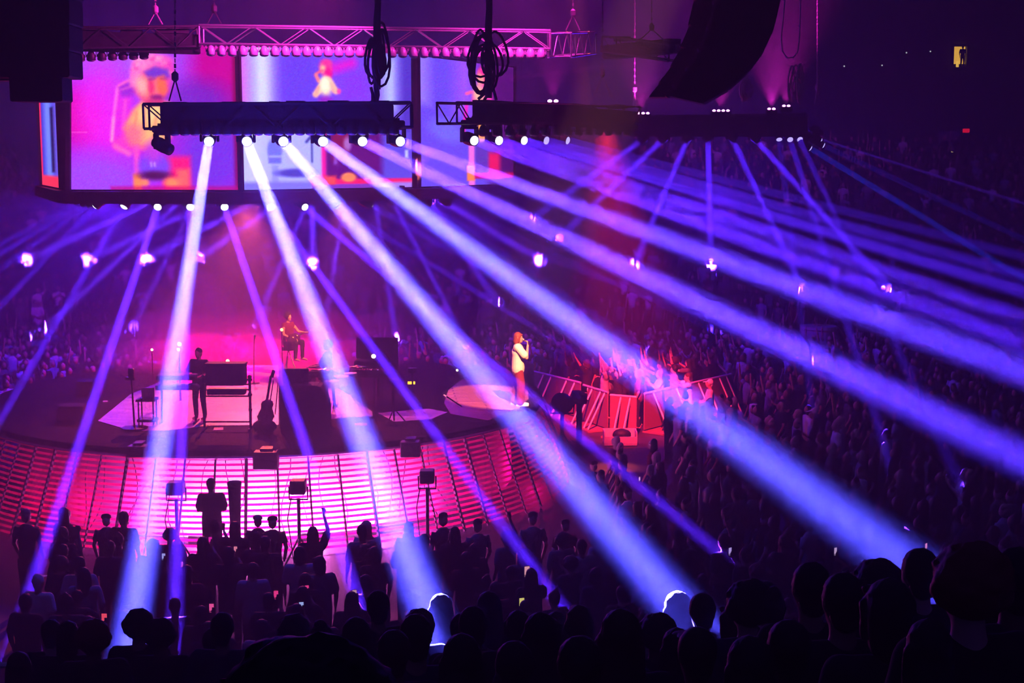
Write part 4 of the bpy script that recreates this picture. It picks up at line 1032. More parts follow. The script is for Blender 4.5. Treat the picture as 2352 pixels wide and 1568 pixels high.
def hand(mb, wrist, d, palm, curl=0.3, spread=0.12, k=1.0):
    d = np.array(d, float); d /= np.linalg.norm(d)
    n = np.array(palm, float); n -= d * (n @ d); n /= np.linalg.norm(n); s = np.cross(d, n)
    c = wrist + d * 0.05 * k
    mb.capsule(wrist + d * .015, wrist + d * 0.085 * k, .027 * k, .036 * k, 8, .45, s)
    for i, L in enumerate((.068, .078, .074, .058)):
        off = (i - 1.5) * .019 * k; an = (i - 1.5) * spread
        b = wrist + d * .092 * k + s * off
        dd = d * math.cos(an) + s * math.sin(an); dd = dd * math.cos(curl) + n * math.sin(curl)
        m_ = b + dd * L * .5 * k
        d2 = dd * math.cos(curl * 1.3) + n * math.sin(curl * 1.3); e = m_ + d2 * L * .5 * k
        mb.capsule(b, m_, .0105 * k, .0098 * k, 6); mb.capsule(m_, e, .0098 * k, .008 * k, 6)
    b = wrist + d * .03 * k - s * .03 * k; t = b - s * .028 * k + d * .035 * k + n * .012; e = t + d * .03 * k + n * .012 - s * .004
    mb.capsule(b, t, .014 * k, .0115 * k, 6); mb.capsule(t, e, .0115 * k, .009 * k, 6)

HEAD = V3(0, 0.01, 1.615)
def head_prims(mb):
    mb.ball(HEAD + V3(0, -.008, .008), (.075, .094, .108), 16, 11); mb.ball(HEAD + V3(0, .035, -.07), (.054, .055, .055), 12, 9)
    mb.capsule(HEAD + V3(0, .086, .0), HEAD + V3(0, .108, -.038), .010, .0165, 8); mb.capsule(HEAD + V3(-.035, .078, .022), HEAD + V3(.035, .078, .022), .014, .014, 8)
    mb.capsule(HEAD + V3(-.018, .083, -.068), HEAD + V3(.018, .083, -.068), .011, .011, 8)
    mb.capsule(HEAD + V3(0, .06, -.105), HEAD + V3(0, .072, -.102), .022, .022, 8)
    for k in (-1, 1): mb.capsule(HEAD + V3(k * .076, -.008, -.03), HEAD + V3(k * .082, -.014, .02), .012, .018, 8); mb.ball(HEAD + V3(k * .04, .055, -.03), (.024, .024, .03), 8, 7)
    mb.capsule(V3(0, -.02, 1.40), V3(0, -.003, 1.55), .062, .052, 12)

# a pose: elbow, wrist, hand direction, palm direction, curl for the left (-x) and the right (+x) arm
DOWN = lambda k: ((k * .245, -.03, 1.13), (k * .25, .06, .89), (0, .15, -1), (-k, 0, 0), .35)
POSES = {
    'idle': (DOWN(-1), DOWN(1)),
    'clasped': (((-.24, .03, 1.15), (-.06, .24, 1.08), (1, .4, .1), (0, -1, 0), .7), ((.24, .03, 1.15), (.06, .25, 1.06), (-1, .4, .1), (0, -1, 0), .7)),
    'phone': (((-.22, .08, 1.14), (-.03, .34, 1.36), (.15, .3, 1), (0, -1, .2), .5), ((.23, .10, 1.16), (.10, .36, 1.44), (-.1, .25, 1), (0, -1, .2), .5)),
    'phone_one': (DOWN(-1), ((.25, .16, 1.24), (.13, .37, 1.45), (-.05, .2, 1), (0, -1, .2), .5)),
    'both_up': (((-.30, .06, 1.60), (-.24, .12, 1.86), (-.1, .1, 1), (0, 1, .1), .1), ((.30, .05, 1.62), (.26, .1, 1.88), (.1, .1, 1), (0, 1, .1), .1)),
    'one_up': (DOWN(-1), ((.27, .08, 1.64), (.20, .16, 1.90), (-.1, .15, 1), (0, 1, .1), .15)),
    'left_up': (((-.27, .10, 1.60), (-.30, .24, 1.83), (-.2, .3, 1), (0, 1, .1), .15), ((.25, .05, 1.15), (.12, .28, 1.2), (-.6, .6, .3), (0, 0, -1), .5)),
    'clap': (((-.25, .10, 1.18), (-.04, .32, 1.34), (.2, .5, .8), (1, 0, 0), .1), ((.25, .10, 1.18), (.05, .32, 1.33), (-.2, .5, .8), (-1, 0, 0), .1)),
    'reach': (((-.25, .2, 1.38), (-.22, .46, 1.50), (0, .8, .5), (0, .3, -1), .2), ((.26, .18, 1.42), (.2, .44, 1.58), (-.1, .8, .6), (0, .3, -1), .2)),
    'sing': (DOWN(-1), ((.23, .20, 1.16), (.075, .225, 1.44), (-.25, -.10, 1), (-.3, -1, .1), 1.1)),
    'guitar': (((-.27, .12, 1.18), (-.38, .36, 1.16), (-.4, .8, .5), (0, -.6, .6), .8), ((.26, .06, 1.14), (.08, .26, 1.02), (-.8, .4, -.3), (0, -1, 0), .6)),
    'keys': (((-.26, .10, 1.12), (-.16, .40, 1.08), (.1, 1, -.15), (0, 0, -1), .4), ((.26, .10, 1.12), (.16, .40, 1.08), (-.1, 1, -.15), (0, 0, -1), .4)),
}
SH = {-1: V3(-.175, -.01, 1.40), 1: V3(.175, -.01, 1.40)}
def legs_for(sit, stride=0.0):
    out = []
    for k in (-1, 1):
        hip = V3(k * .09, 0, .90)
        if sit: kn, an = V3(k * .13, .40, .92), V3(k * .14, .38, .50)
        else: kn, an = V3(k * .105, .03 + k * stride * .5, .49), V3(k * .115, -.02 + k * stride, .085)
        out.append((hip, kn, an))
    return out
def build_person_meshes(pose, sit=False, voxel=0.02, sleeve='short', hem=.84, fine=False, loose=.022, stride=0.0, wide=0.0):
    arms = dict(zip((-1, 1), POSES[pose])); legs = legs_for(sit, stride)
    mb = MB(); head_prims(mb)
    mb.capsule(V3(-.12, -.01, 1.37), V3(.12, -.01, 1.37), .075, .075, 12); mb.ball(V3(0, 0, 1.25), (.155, .105, .19), 16, 11); mb.ball(V3(0, .0, 1.06), (.135, .095, .16), 16, 11); mb.ball(V3(0, -.01, .94), (.16, .11, .12), 16, 11)
    for k in (-1, 1):
        el, wr, hd_, pn, cu = [np.array(q, float) if hasattr(q, '__len__') else q for q in arms[k]]
        mb.capsule(SH[k], el, .056, .042, 10); mb.capsule(el, wr, .041, .027, 10); hand(mb, wr, hd_, pn, cu, .16 if cu < .2 else .06)
    for hip, kn, an in legs:
        mb.capsule(hip, kn, .088, .056, 12); mb.capsule(kn, kn * .6 + an * .4 + V3(0, -.015, 0), .056, .056, 12); mb.capsule(kn * .6 + an * .4 + V3(0, -.015, 0), an, .055, .036, 12)
        mb.capsule(an + V3(0, -.03, -.035), an + V3(0, .15, -.05), .038, .033, 10)
    body = blob('person_body_' + pose, mb, voxel)
    sh = MB()
    sh.capsule(V3(-.13, -.01, 1.375), V3(.13, -.01, 1.375), .075 + loose * .7, .075 + loose * .7, 14)
    sh.ball(V3(0, 0, 1.25), (.155 + loose, .108 + loose, .2), 18, 11); sh.capsule(V3(0, 0, 1.28), V3(0, -.005, hem + .06), .145 + loose, .165 + loose, 18, .74, (1, 0, 0))
    for k in (-1, 1):
        el, wr = np.array(arms[k][0], float), np.array(arms[k][1], float)
        if sleeve == 'short': sh.capsule(SH[k], SH[k] * .28 + el * .72, .062 + loose * .6, .056 + loose * .8, 12)
        elif sleeve == 'long': sh.capsule(SH[k], el, .060 + loose * .8, .050 + loose, 12); sh.capsule(el, el * .12 + wr * .88, .048 + loose, .036 + loose * .5, 12)
        else: sh.capsule(SH[k], SH[k] * .7 + el * .3, .062 + loose * .4, .05, 12)
    shirt = blob('person_shirt_' + pose, sh, voxel)
    tr = MB(); tr.ball(V3(0, -.01, .93), (.172, .124, .12), 16, 9)
    for hip, kn, an in legs:
        tr.capsule(hip, kn, .098 + wide * .4, .072 + wide, 12); tr.capsule(kn, an + V3(0, 0, .02), .070 + wide, .054 + wide * 1.4, 12)
    trous = blob('person_trousers_' + pose, tr, voxel)
    return body, shirt, trous
def hair_mesh(kind, voxel=.013):
    mb = MB(); c = HEAD
    mb.ball(c + V3(0, -.022, .028), (.088, .098, .108), 16, 10, -.35)
    if kind == 'long':
        mb.capsule(c + V3(0, -.05, .02), c + V3(0, -.085, -.22), .088, .095, 14, .62, (1, 0, 0)); mb.capsule(c + V3(-.075, -.01, .0), c + V3(-.085, -.02, -.2), .028, .03, 8); mb.capsule(c + V3(.075, -.01, 0), c + V3(.085, -.02, -.2), .028, .03, 8)
    elif kind == 'bob':
        mb.capsule(c + V3(0, -.04, .03), c + V3(0, -.055, -.09), .092, .088, 14, .85, (1, 0, 0))
        for k in (-1, 1): mb.capsule(c + V3(k * .07, .02, .03), c + V3(k * .074, .01, -.085), .03, .026, 8)
        mb.capsule(c + V3(-.05, .075, .065), c + V3(.05, .075, .065), .022, .022, 8)
    elif kind == 'curly':
        rr = random.Random(4); mb.ball(c + V3(0, -.035, .03), (.12, .115, .125), 16, 12)
        for i in range(170):
            a, z = rr.uniform(0, 2 * PI), rr.uniform(-.5, 1); q = math.sqrt(max(0, 1 - z * z))
            p_ = c + V3(math.cos(a) * q * .12, math.sin(a) * q * .115 - .03, .03 + z * .118)
            if p_[1] < .06 or p_[2] > c[2] + .06: mb.ball(p_, rr.uniform(.012, .022), 6, 5)
    elif kind == 'bun':
        mb.ball(c + V3(0, -.06, .13), (.05, .05, .045), 12, 8); mb.capsule(c + V3(0, -.06, -.02), c + V3(0, -.05, -.06), .06, .04, 10)
    elif kind == 'cap':
        mb.capsule(c + V3(0, .06, .062), c + V3(0, .15, .05), .07, .055, 12, .16, (1, 0, 0)); mb.capsule(c + V3(0, -.05, -.0), c + V3(0, -.05, -.05), .07, .06, 10)
    else:
        mb.capsule(c + V3(0, -.045, .0), c + V3(0, -.05, -.05), .078, .066, 12, .8, (1, 0, 0))
    me = blob('hair_' + kind, mb, voxel, relax=2)
    rr = random.Random(len(kind))
    from mathutils import noise
    for v in me.vertices:
        k = noise.noise(Vector((v.co.x * 60, v.co.y * 60, v.co.z * (22 if kind in ('long', 'bob') else 55)))) + .5 * noise.noise(v.co * 130)
        v.co += v.normal * k * (.006 if kind != 'cap' else .001)
    return me

SKIN = [mat('fair skin', (.50, .32, .25), .55), mat('tan skin', (.34, .19, .13), .55), mat('brown skin', (.15, .075, .05), .55)]
HAIRM = {'black': mat('black hair', (.012, .010, .010), .6), 'brown': mat('brown hair', (.05, .025, .015), .6), 'fair': mat('fair hair', (.42, .34, .25), .6), 'auburn': mat('auburn hair', (.16, .045, .022), .6), 'white': mat('white cap cloth', (.75, .75, .78), .7)}
CLOTH = {'black': mat('black cotton', (.015, .015, .018), .9, vary=.3), 'navy': mat('navy cotton', (.02, .022, .05), .9, vary=.3), 'grey': mat('grey cotton', (.13, .13, .15), .9, vary=.2), 'white': mat('white cotton', (.72, .72, .75), .9, vary=.1), 'pale': mat('pale blue cotton', (.30, .34, .42), .9, vary=.2), 'red': mat('dark red cotton', (.12, .02, .03), .9, vary=.2), 'cream': mat('cream linen shirt', (.80, .74, .62), .85, vary=.05), 'maroon': mat('maroon trousers', (.16, .018, .03), .8), 'denim': mat('denim', (.04, .05, .09), .85, vary=.2)}
PROTO = {}
def proto(pose, sit=False, **kw):
    k = (pose, sit, tuple(sorted(kw.items())))
    if k not in PROTO: PROTO[k] = build_person_meshes(pose, sit, **kw)
    return PROTO[k]
HAIRS = {}
def hairp(kind):
    if kind not in HAIRS: HAIRS[kind] = hair_mesh(kind)
    return HAIRS[kind]
def child(nm, me, m, parent):
    o = bpy.data.objects.new(nm, me); COL.objects.link(o); o.parent = parent
    if not me.materials: me.materials.append(m)
    o.material_slots[0].link = 'OBJECT'; o.material_slots[0].material = m
    return o
SPOTS = []
def person(loc, face, label, pose='idle', hair='short', hc='black', shirt='black', trousers='black', skin=0, scale=1.0, group=None, sit=False, lean=0.0, **kw):
    """face: heading in the plane, the way the person looks"""
    b, s, t = proto(pose, sit, **kw)
    o = bpy.data.objects.new('person', b); COL.objects.link(o)
    if not b.materials: b.materials.append(SKIN[0])
    o.material_slots[0].link = 'OBJECT'; o.material_slots[0].material = SKIN[skin]
    o.location = loc; o.rotation_euler = (lean, 0, face - PI / 2); o.scale = (scale,) * 3
    tag(o, label, 'person', group)
    child('shirt', s, CLOTH[shirt], o); child('trousers', t, CLOTH[trousers], o); child('hair' if hair != 'cap' else 'cap', hairp(hair), HAIRM[hc], o)
    SPOTS.append((loc[0], loc[1]))
    return o
def to_stage(p, jit=0.0):
    return math.atan2(SC.y - p[1], SC.x - p[0]) + R.uniform(-jit, jit)
# the singer at the edge of the runway
sp_ = on_z(1190, 930, SZ + .025); sp_.z = SZ + .022
sg = person(sp_, 0.0, 'singer in an oversized cream shirt and maroon trousers singing into a microphone', 'sing', 'bob', 'auburn', 'cream', 'maroon', 0, 1.0, None, voxel=.0125, sleeve='short', hem=.83, loose=.05, stride=.07, wide=.035)
for k in (-1, 1):
    an = V3(k * .115, -.02 + k * .07, .085); mb = MB(); mb.capsule(an + V3(0, -.05, -.03), an + V3(0, .17, -.042), .05, .042, 12); mb.capsule(an + V3(0, -.03, .03), an + V3(0, -.03, -.02), .045, .05, 12); mb.box(an + V3(0, .05, -.078), (.09, .3, .02))
    o = child('shoe', blob('shoe', mb, .014), mat('white sneaker', (.85, .84, .82), .6), sg)
hp = sg.matrix_basis @ Vector((.055, .235, 1.53)) if False else None
def local(o, v): 
    return Matrix.Translation(o.location) @ o.rotation_euler.to_matrix().to_4x4() @ Matrix.Scale(o.scale[0], 4) @ Vector(v)
mc = thing('microphone', 'handheld microphone held at the mouth of the singer', 'microphone', local(sg, (.045, .19, 1.54)))
MB().capsule(local(sg, (.06, .24, 1.50)), local(sg, (.015, .135, 1.56)), .016, .018, 8).build('handle', BLACK, mc); MB().ball(local(sg, (.008, .125, 1.565)), .029, 10, 8).build('grille_ball', STEEL, mc, smooth=True)

# musicians
q = on_z(664, 862, SZ); q.z = SZ + .012 - .42 + .35
st = thing('stool', 'round drum stool under the seated guitarist', 'stool', Vector((q.x, q.y, SZ)))
MB().lathe((q.x, q.y, SZ), [(.17, .69), (.18, .72), (.17, .77), (.02, .78)], 16).build('seat', FABRIC, st)
for k in range(3): MB().tube([(q.x + .22 * math.cos(k * 2.1), q.y + .22 * math.sin(k * 2.1), SZ + .02), (q.x, q.y, SZ + .7)], .018, 6).build('leg', STEEL, st)
gt = person((q.x, q.y, SZ + .02), -0.6, 'seated guitarist with bare arms playing in the red haze', 'guitar', 'curly', 'black', 'red', 'black', 0, .98, None, True, sleeve='none')
g_ = thing('electric_guitar', 'dark electric guitar in the lap of the seated guitarist', 'guitar', local(gt, (.05, .25, 1.04)))
mb = MB()
for c_, r_ in (((.10, .2, 1.0), .15), ((-.06, .22, 1.05), .12)): mb.ball(local(gt, c_), (r_, r_ * .7, r_), 12, 8)
mb.build('guitar_body', mat('dark guitar lacquer', (.05, .02, .03), .25), g_, smooth=True); MB().tube([local(gt, (-.1, .24, 1.07)), local(gt, (-.62, .34, 1.28))], .022, 6).build('neck', BLACK, g_)
person(P(449, 972) + Vector((0, .5, 0)), -PI / 2 - .3, 'dark keyboard player standing behind the two-tier keyboards', 'keys', 'short', 'black', 'black', 'black', 1, .93)
q = P(742, 950) + Vector((0, .9, 0))
st = thing('stool', 'dark stool of the player between organ and percussion', 'stool', Vector((q.x, q.y, SZ))); MB().box((q.x, q.y, SZ + .72), (.4, .36, .1), bev=.02).build('seat', FABRIC, st)
for dx, dy in ((-.15, -.14), (.15, -.14), (.15, .14), (-.15, .14)): MB().tube([(q.x + dx, q.y + dy, SZ + .01), (q.x + dx * .8, q.y + dy * .8, SZ + .68)], .02, 6).build('leg', BLACK, st)
person((q.x, q.y, SZ - .08), PI * .95, 'dark seated player between the organ and the percussion', 'keys', 'curly', 'black', 'black', 'black', 1, .97, None, True)

# guard before the skirt
g0 = at(487, 1200, 26.4); g0.z = 0
person(g0, PI / 2 + .15, 'guard in dark clothes standing against the pink skirt, head above the crowd', 'clasped', 'short', 'black', 'black', 'black', 1, 1.04)

# people the beams fall on
LIT = [(66, 590, 'white', 'idle', 'person in a white top caught by the beam at the far left stand'), (200, 592, 'pale', 'both_up', 'person with both arms up under a beam in the far left stand'), (222, 583, 'white', 'clap', 'person in white clapping beside the raised arms in the far left stand'),
       (338, 590, 'white', 'idle', 'person in white caught left of the widest beam in the far stand'), (462, 588, 'white', 'phone', 'person in white filming behind the widest beam in the far stand'), (584, 592, 'pale', 'idle', 'left one of two lit people between the two broad left beams'), (602, 597, 'white', 'one_up', 'right one of two lit people between the two broad left beams'),
       (718, 603, 'white', 'clasped', 'person in a white hat and top where the thin beam crosses at the centre'), (1084, 592, 'white', 'idle', 'left one of the lit pair beyond the third broad beam'), (1110, 590, 'white', 'clap', 'right one of the lit pair beyond the third broad beam'), (1236, 596, 'white', 'both_up', 'person bending arms in white in the round pool of light, far centre'),
       (1256, 598, 'grey', 'idle', 'grey-topped person just right of the round pool of light, far centre'), (1438, 612, 'white', 'clap', 'left one of the lit cluster below the thin left-leaning beam'), (1456, 610, 'white', 'both_up', 'middle one of the lit cluster below the thin left-leaning beam'), (1472, 614, 'pale', 'idle', 'right one of the lit cluster below the thin left-leaning beam'),
       (1633, 618, 'white', 'idle', 'person in a white sweater at the foot of the vertical thin beam'), (1618, 622, 'pale', 'idle', 'person in pale blue left of the white sweater under the vertical beam'), (88, 766, 'white', 'clasped', 'person in a bright white shirt and pale cap behind the left of the stage'), (58, 770, 'pale', 'idle', 'pale person left of the bright white shirt behind the stage'),
       (306, 752, 'black', 'idle', 'person in a dark printed T-shirt standing behind the left of the stage'), (552, 772, 'white', 'idle', 'person in white behind the padded case, beyond the stage'), (572, 774, 'pale', 'idle', 'pale person right of the one in white beyond the padded case'), (1072, 795, 'white', 'clap', 'person in white beyond the deck left of the singer'), (1122, 745, 'grey', 'clasped', 'dim grey person higher up left of the singer'),
       (1492, 806, 'pale', 'clasped', 'person in a pale patterned top beyond the raised hands'), (912, 792, 'white', 'idle', 'small person with a white cap beyond the piano'), (1372, 832, 'white', 'idle', 'person with a pale face beyond the barricades right of the singer'), (1216, 806, 'white', 'idle', 'person in white far behind the arm of the singer')]
for i, (px, py, sh, ps, lab) in enumerate(LIT):
    p_ = stand_at(px, py, 1.30, 20)
    while any((p_.x - a) ** 2 + (p_.y - b) ** 2 < .25 for a, b in SPOTS): p_.x += .12; p_.y -= .05 if p_.y < 52 else 0
    person(p_, to_stage(p_, .3), lab, ps, ['short', 'long', 'bob', 'cap'][i % 4], ['brown', 'fair', 'black', 'white'][i % 4], sh, 'denim', i % 2, R.uniform(.96, 1.04))
person(RISER, PI * 1.1, 'person standing on the round lit riser in the far crowd', 'clasped', 'short', 'black', 'grey', 'black', 0, .95)
person((RISER.x + 3.2 * 0 + 0.0, 0, 0) if False else at(2210, 155, 72.3), -PI / 2, 'tiny dark person standing in the yellow doorway', 'idle', 'short', 'black', 'black', 'black', 2, .62)

# people lit on the floor at the right
for px, py, h, sh, ps, hr, hc, lab, fc in (
    (2035, 1030, 1.25, 'white', 'idle', 'short', 'black', 'person in a loose white shirt seen from behind on the right of the floor', None), (2117, 1062, 1.5, 'white', 'clasped', 'cap', 'black', 'person in a white top and cap behind the two dark figures on the right', None),
    (2106, 1096, 1.5, 'black', 'idle', 'short', 'black', 'dark figure standing before the white top on the right, left one', None), (2132, 1100, 1.5, 'black', 'phone_one', 'long', 'brown', 'dark figure standing before the white top on the right, right one', None),
    (2216, 1130, 1.2, 'white', 'phone', 'long', 'fair', 'person in a long white garment lit down the front at the far right', PI), (1868, 958, 1.5, 'white', 'idle', 'cap', 'white', 'person in a bright white brimmed hat on the right of the floor', None),
    (1832, 965, 1.5, 'pale', 'idle', 'short', 'fair', 'person with a pale lit head left of the white brimmed hat', None), (1885, 1020, 1.5, 'red', 'idle', 'curly', 'auburn', 'person with a big dark curly head before the white brimmed hat', None),
    (1921, 992, 1.5, 'white', 'idle', 'short', 'fair', 'left one of two pale heads behind the curly head', None), (1942, 998, 1.45, 'pale', 'idle', 'long', 'fair', 'right one of two pale heads behind the curly head', None),
    (1960, 1050, 1.3, 'grey', 'idle', 'long', 'black', 'person in grey between the curly head and the loose white shirt', None), (1580, 885, 1.35, 'white', 'reach', 'short', 'brown', 'person in white bowing over the barricade with arms stretched', PI), (1630, 900, 1.35, 'white', 'clasped', 'cap', 'white', 'person in a glowing white top at the right end of the barricades', PI),
    (1470, 858, 1.55, 'pale', 'one_up', 'cap', 'white', 'person with a white-lit cap in the red crowd', PI), (1515, 860, 1.55, 'white', 'clap', 'short', 'fair', 'person with pale lit head right of the white-lit cap in the red crowd', PI)):
    p_ = stand_at(px, py, h, 18)
    while any((p_.x - a) ** 2 + (p_.y - b) ** 2 < .25 for a, b in SPOTS): p_.y += .12
    person(p_, fc if fc else to_stage(p_, .3), lab, ps, hr, hc, sh, 'denim', 0, R.uniform(.96, 1.03))

# raised hands behind the barricades
rp = random.Random(11); cnt = 0
for row in range(4):
    for j in range(10):
        px = 1305 + j * 40 + row * 10 + rp.uniform(-8, 8)
        Yb = 42.3 - (px - 1340) / 60 * 1.4 if px < 1400 else (40.2 if px < 1480 else 40.4 + (px - 1480) / 200 * 3.8)
        p_ = at(px, 900, Yb + .65 + row * .95); p_.z = 0
        if any((p_.x - a) ** 2 + (p_.y - b) ** 2 < .16 for a, b in SPOTS): continue
        ps = rp.choice(['both_up', 'one_up', 'left_up', 'clap', 'reach', 'both_up', 'phone', 'idle'])
        person(p_, PI + rp.uniform(-.5, .5), {'both_up': 'red-lit fan with both arms raised behind the barricades', 'one_up': 'red-lit fan with one arm raised behind the barricades', 'left_up': 'red-lit fan waving one hand behind the barricades', 'clap': 'red-lit fan clapping behind the barricades', 'reach': 'red-lit fan reaching out over the barricades', 'phone': 'red-lit fan filming with both hands behind the barricades', 'idle': 'red-lit fan standing with arms down behind the barricades'}[ps], ps,
               rp.choice(['short', 'long', 'bob', 'curly', 'long']), rp.choice(['black', 'brown', 'brown', 'auburn']), rp.choice(['black', 'navy', 'black', 'grey', 'red', 'pale']), 'black', rp.choice([0, 0, 1]), rp.uniform(.92, 1.04), 'fans behind the barricades')
        cnt += 1

# ------------------------------------------------------------------ heads of the near tier
TIER = [  # px, py of the head, distance, hair, hair colour, shirt, label
    (700, 1760, 1.4, 'curly', 'black', 'black', 'blurred dark head very close at the bottom, left of centre'),
    (868, 1392, 9.4, 'short', 'black', 'black', 'tall dark head standing above its neighbours left of the blonde'), (962, 1440, 9.4, 'curly', 'black', 'black', 'round dark curly head just left of the blonde'),
    (1012, 1398, 10.0, 'long', 'fair', 'white', 'blonde with long hair glowing white at the foot of the broad beam'), (1060, 1445, 9.0, 'short', 'black', 'black', 'dark head in front of the blonde, a little to the right'),
    (1122, 1395, 9.8, 'long', 'black', 'black', 'long-haired dark head right of the blonde'), (1190, 1440, 8.4, 'bob', 'black', 'black', 'bobbed dark head between blonde and the pink-edged long hair'), (1262, 1462, 8.0, 'short', 'black', 'black', 'dark short-haired head left of the pink-edged long hair'),
    (1330, 1430, 8.8, 'long', 'brown', 'navy', 'dark long hair behind the pink-edged long hair'), (1425, 1462, 5.6, 'long', 'brown', 'black', 'big head with long pink-edged hair near the bottom'),
    (1555, 1398, 9.5, 'long', 'fair', 'grey', 'head with white-lit crown at the foot of the third broad beam'), (1612, 1402, 9.0, 'short', 'black', 'black', 'dark head right of the white-lit crown'), (1690, 1425, 8.2, 'bob', 'black', 'black', 'dark bobbed head under the bright red phone'),
    (1768, 1402, 8.6, 'bun', 'black', 'navy', 'dark head with hair tied up, right of the bright red phone'), (1862, 1350, 6.6, 'short', 'black', 'black', 'big dark head rising right of the red phone'), (1935, 1380, 5.8, 'short', 'black', 'black', 'dark broad-shouldered head right of the big dark one'),
    (2012, 1292, 8.0, 'curly', 'black', 'black', 'round dark curly head at the foot of the fourth broad beam'), (2112, 1298, 7.4, 'short', 'black', 'black', 'dark short head just right of the fourth beam foot'), (2225, 1345, 4.8, 'curly', 'auburn', 'black', 'large reddish curly head near the lower right corner'),
    (2330, 1330, 5.6, 'short', 'black', 'black', 'dark head at the right edge of the tier'), (2040, 1402, 5.4, 'bob', 'black', 'black', 'dark bobbed head below the round curly one'), (2130, 1500, 4.6, 'long', 'black', 'black', 'dark long hair below the reddish curly head'),
    (1810, 1490, 5.0, 'short', 'black', 'black', 'low dark head between the pink-edged hair and the broad shoulders'), (1720, 1530, 4.8, 'long', 'black', 'black', 'low dark long hair near the bottom centre right'), (1600, 1500, 5.6, 'cap', 'black', 'black', 'dark capped head below the white-lit crown'),
    (1330, 1530, 4.8, 'short', 'black', 'black', 'low dark head left of the pink-edged long hair'), (1180, 1530, 5.6, 'short', 'black', 'black', 'low dark head at the bottom centre'), (1060, 1540, 5.2, 'long', 'black', 'black', 'low dark long hair at the bottom, below the blonde'),
    (905, 1520, 6.0, 'short', 'black', 'black', 'low dark head at the bottom, right of the blurred head'), (322, 1548, 9.4, 'curly', 'black', 'black', 'dark curly head at the foot of the widest beam'), (372, 1552, 9.2, 'curly', 'black', 'black', 'dark curly head leaning against the one at the foot of the widest beam'),
    (218, 1570, 8.4, 'curly', 'auburn', 'black', 'reddish curly head at the bottom left'), (160, 1548, 9.2, 'bob', 'black', 'black', 'dark bobbed head left of the reddish curly one at the bottom'), (45, 1560, 8.6, 'long', 'brown', 'navy', 'dark long hair at the bottom left corner'), (490, 1560, 9.8, 'short', 'brown', 'black', 'dark short head behind the thin pale rail'), (120, 1500, 10.0, 'short', 'black', 'black', 'dark short head at the lower left above the reddish curls')]
for px, py, Y, hr, hc, sh, lab in TIER:
    p_ = at(px, py, Y); tz = terrain(p_.x, p_.y); s_ = max(.84, min(1.12, (p_.z - tz) / 1.625))
    person((p_.x, p_.y, tz), to_stage(p_, .12), lab, 'idle', hr, hc, sh, 'black', R.choice([0, 1, 2]), s_)
rt = random.Random(21)
for k in range(11, 18):
    Y = 19 - (k + .5) * .8
    if Y > 10.4 or Y < 5.2: continue
    x = -.37 * Y
    while x < .37 * Y:
        x += rt.uniform(.58, .8)
        px = 1176 + x / Y * FPX
        if px < 560 and Y < 9: continue
        if any((x - a) ** 2 + (Y - b) ** 2 < .2 for a, b in SPOTS): continue
        if px > 430 and px < 800 and Y < 9: continue
        low = .84 if px < 1650 else .92
        person((x, Y + rt.uniform(-.1, .1), terrain(x, Y)), to_stage((x, Y), .2), 'unlit dark silhouette among the rows of the near tier', rt.choice(['idle', 'idle', 'idle', 'clasped']), rt.choice(['short', 'long', 'bob', 'curly', 'bun']), 'black', rt.choice(['black', 'black', 'navy']), 'black', rt.choice([0, 1, 2]), rt.uniform(low, low + .1), 'silhouettes in the near tier')

# ------------------------------------------------------------------ the crowd on the floor before the stage
FL = [(88, 1335, 1.6, 'white', 'idle', 'cap', 'white', 'person in a white brimmed hat lit at the foot of the thin left beam'), (196, 1395, 1.15, 'pale', 'idle', 'long', 'black', 'person in a loose pale blue T-shirt in the left of the floor crowd'), (158, 1390, 1.2, 'pale', 'idle', 'short', 'black', 'person in a pale blue top half hidden left of the loose T-shirt'),
      (60, 1400, 1.55, 'black', 'idle', 'short', 'black', 'dark man in front of the white brimmed hat'), (582, 1365, 1.2, 'pale', 'idle', 'short', 'black', 'person in a dim blue shirt seen from behind, right of the widest beam'), (690, 1335, 1.2, 'pale', 'idle', 'bob', 'black', 'person in a dim blue round-necked shirt left of the second thin beam'), (402, 1405, 1.5, 'black', 'idle', 'short', 'black', 'person with a lit neck at the foot of the thin beam by the widest one'),
      (1690, 1190, 1.2, 'grey', 'idle', 'short', 'black', 'person in a pale grey top in the dark crowd right of the third beam'), (1640, 1195, 1.25, 'grey', 'both_up', 'long', 'black', 'person with both arms up left of the pale grey top'), (1335, 1300, 1.3, 'pale', 'idle', 'short', 'black', 'person in a pale shirt right of the glowing small phone head'), (840, 1365, 1.5, 'black', 'clap', 'cap', 'black', 'person rim-lit at the foot of the second thin beam'),
      (1662, 1265, 1.5, 'black', 'one_up', 'short', 'black', 'person raising a dark arm at the foot of the short violet beam'), (1480, 1375, 1.3, 'pale', 'idle', 'short', 'brown', 'person in a blue jacket left of the white-lit crown'), (285, 1200, 1.6, 'black', 'idle', 'short', 'black', 'round dark head before the pink skirt, left of the widest beam'), (1290, 1290, 1.3, 'grey', 'idle', 'curly', 'black', 'person in a dim grey top behind the glowing small phone head')]
for px, py, h, sh, ps, hr, hc, lab in FL:
    p_ = stand_at(px, py, h, 15)
    while any((p_.x - a) ** 2 + (p_.y - b) ** 2 < .25 for a, b in SPOTS): p_.y += .12
    person(p_, to_stage(p_, .2), lab, ps, hr, hc, sh, 'denim', R.choice([0, 1]), R.uniform(.97, 1.03))
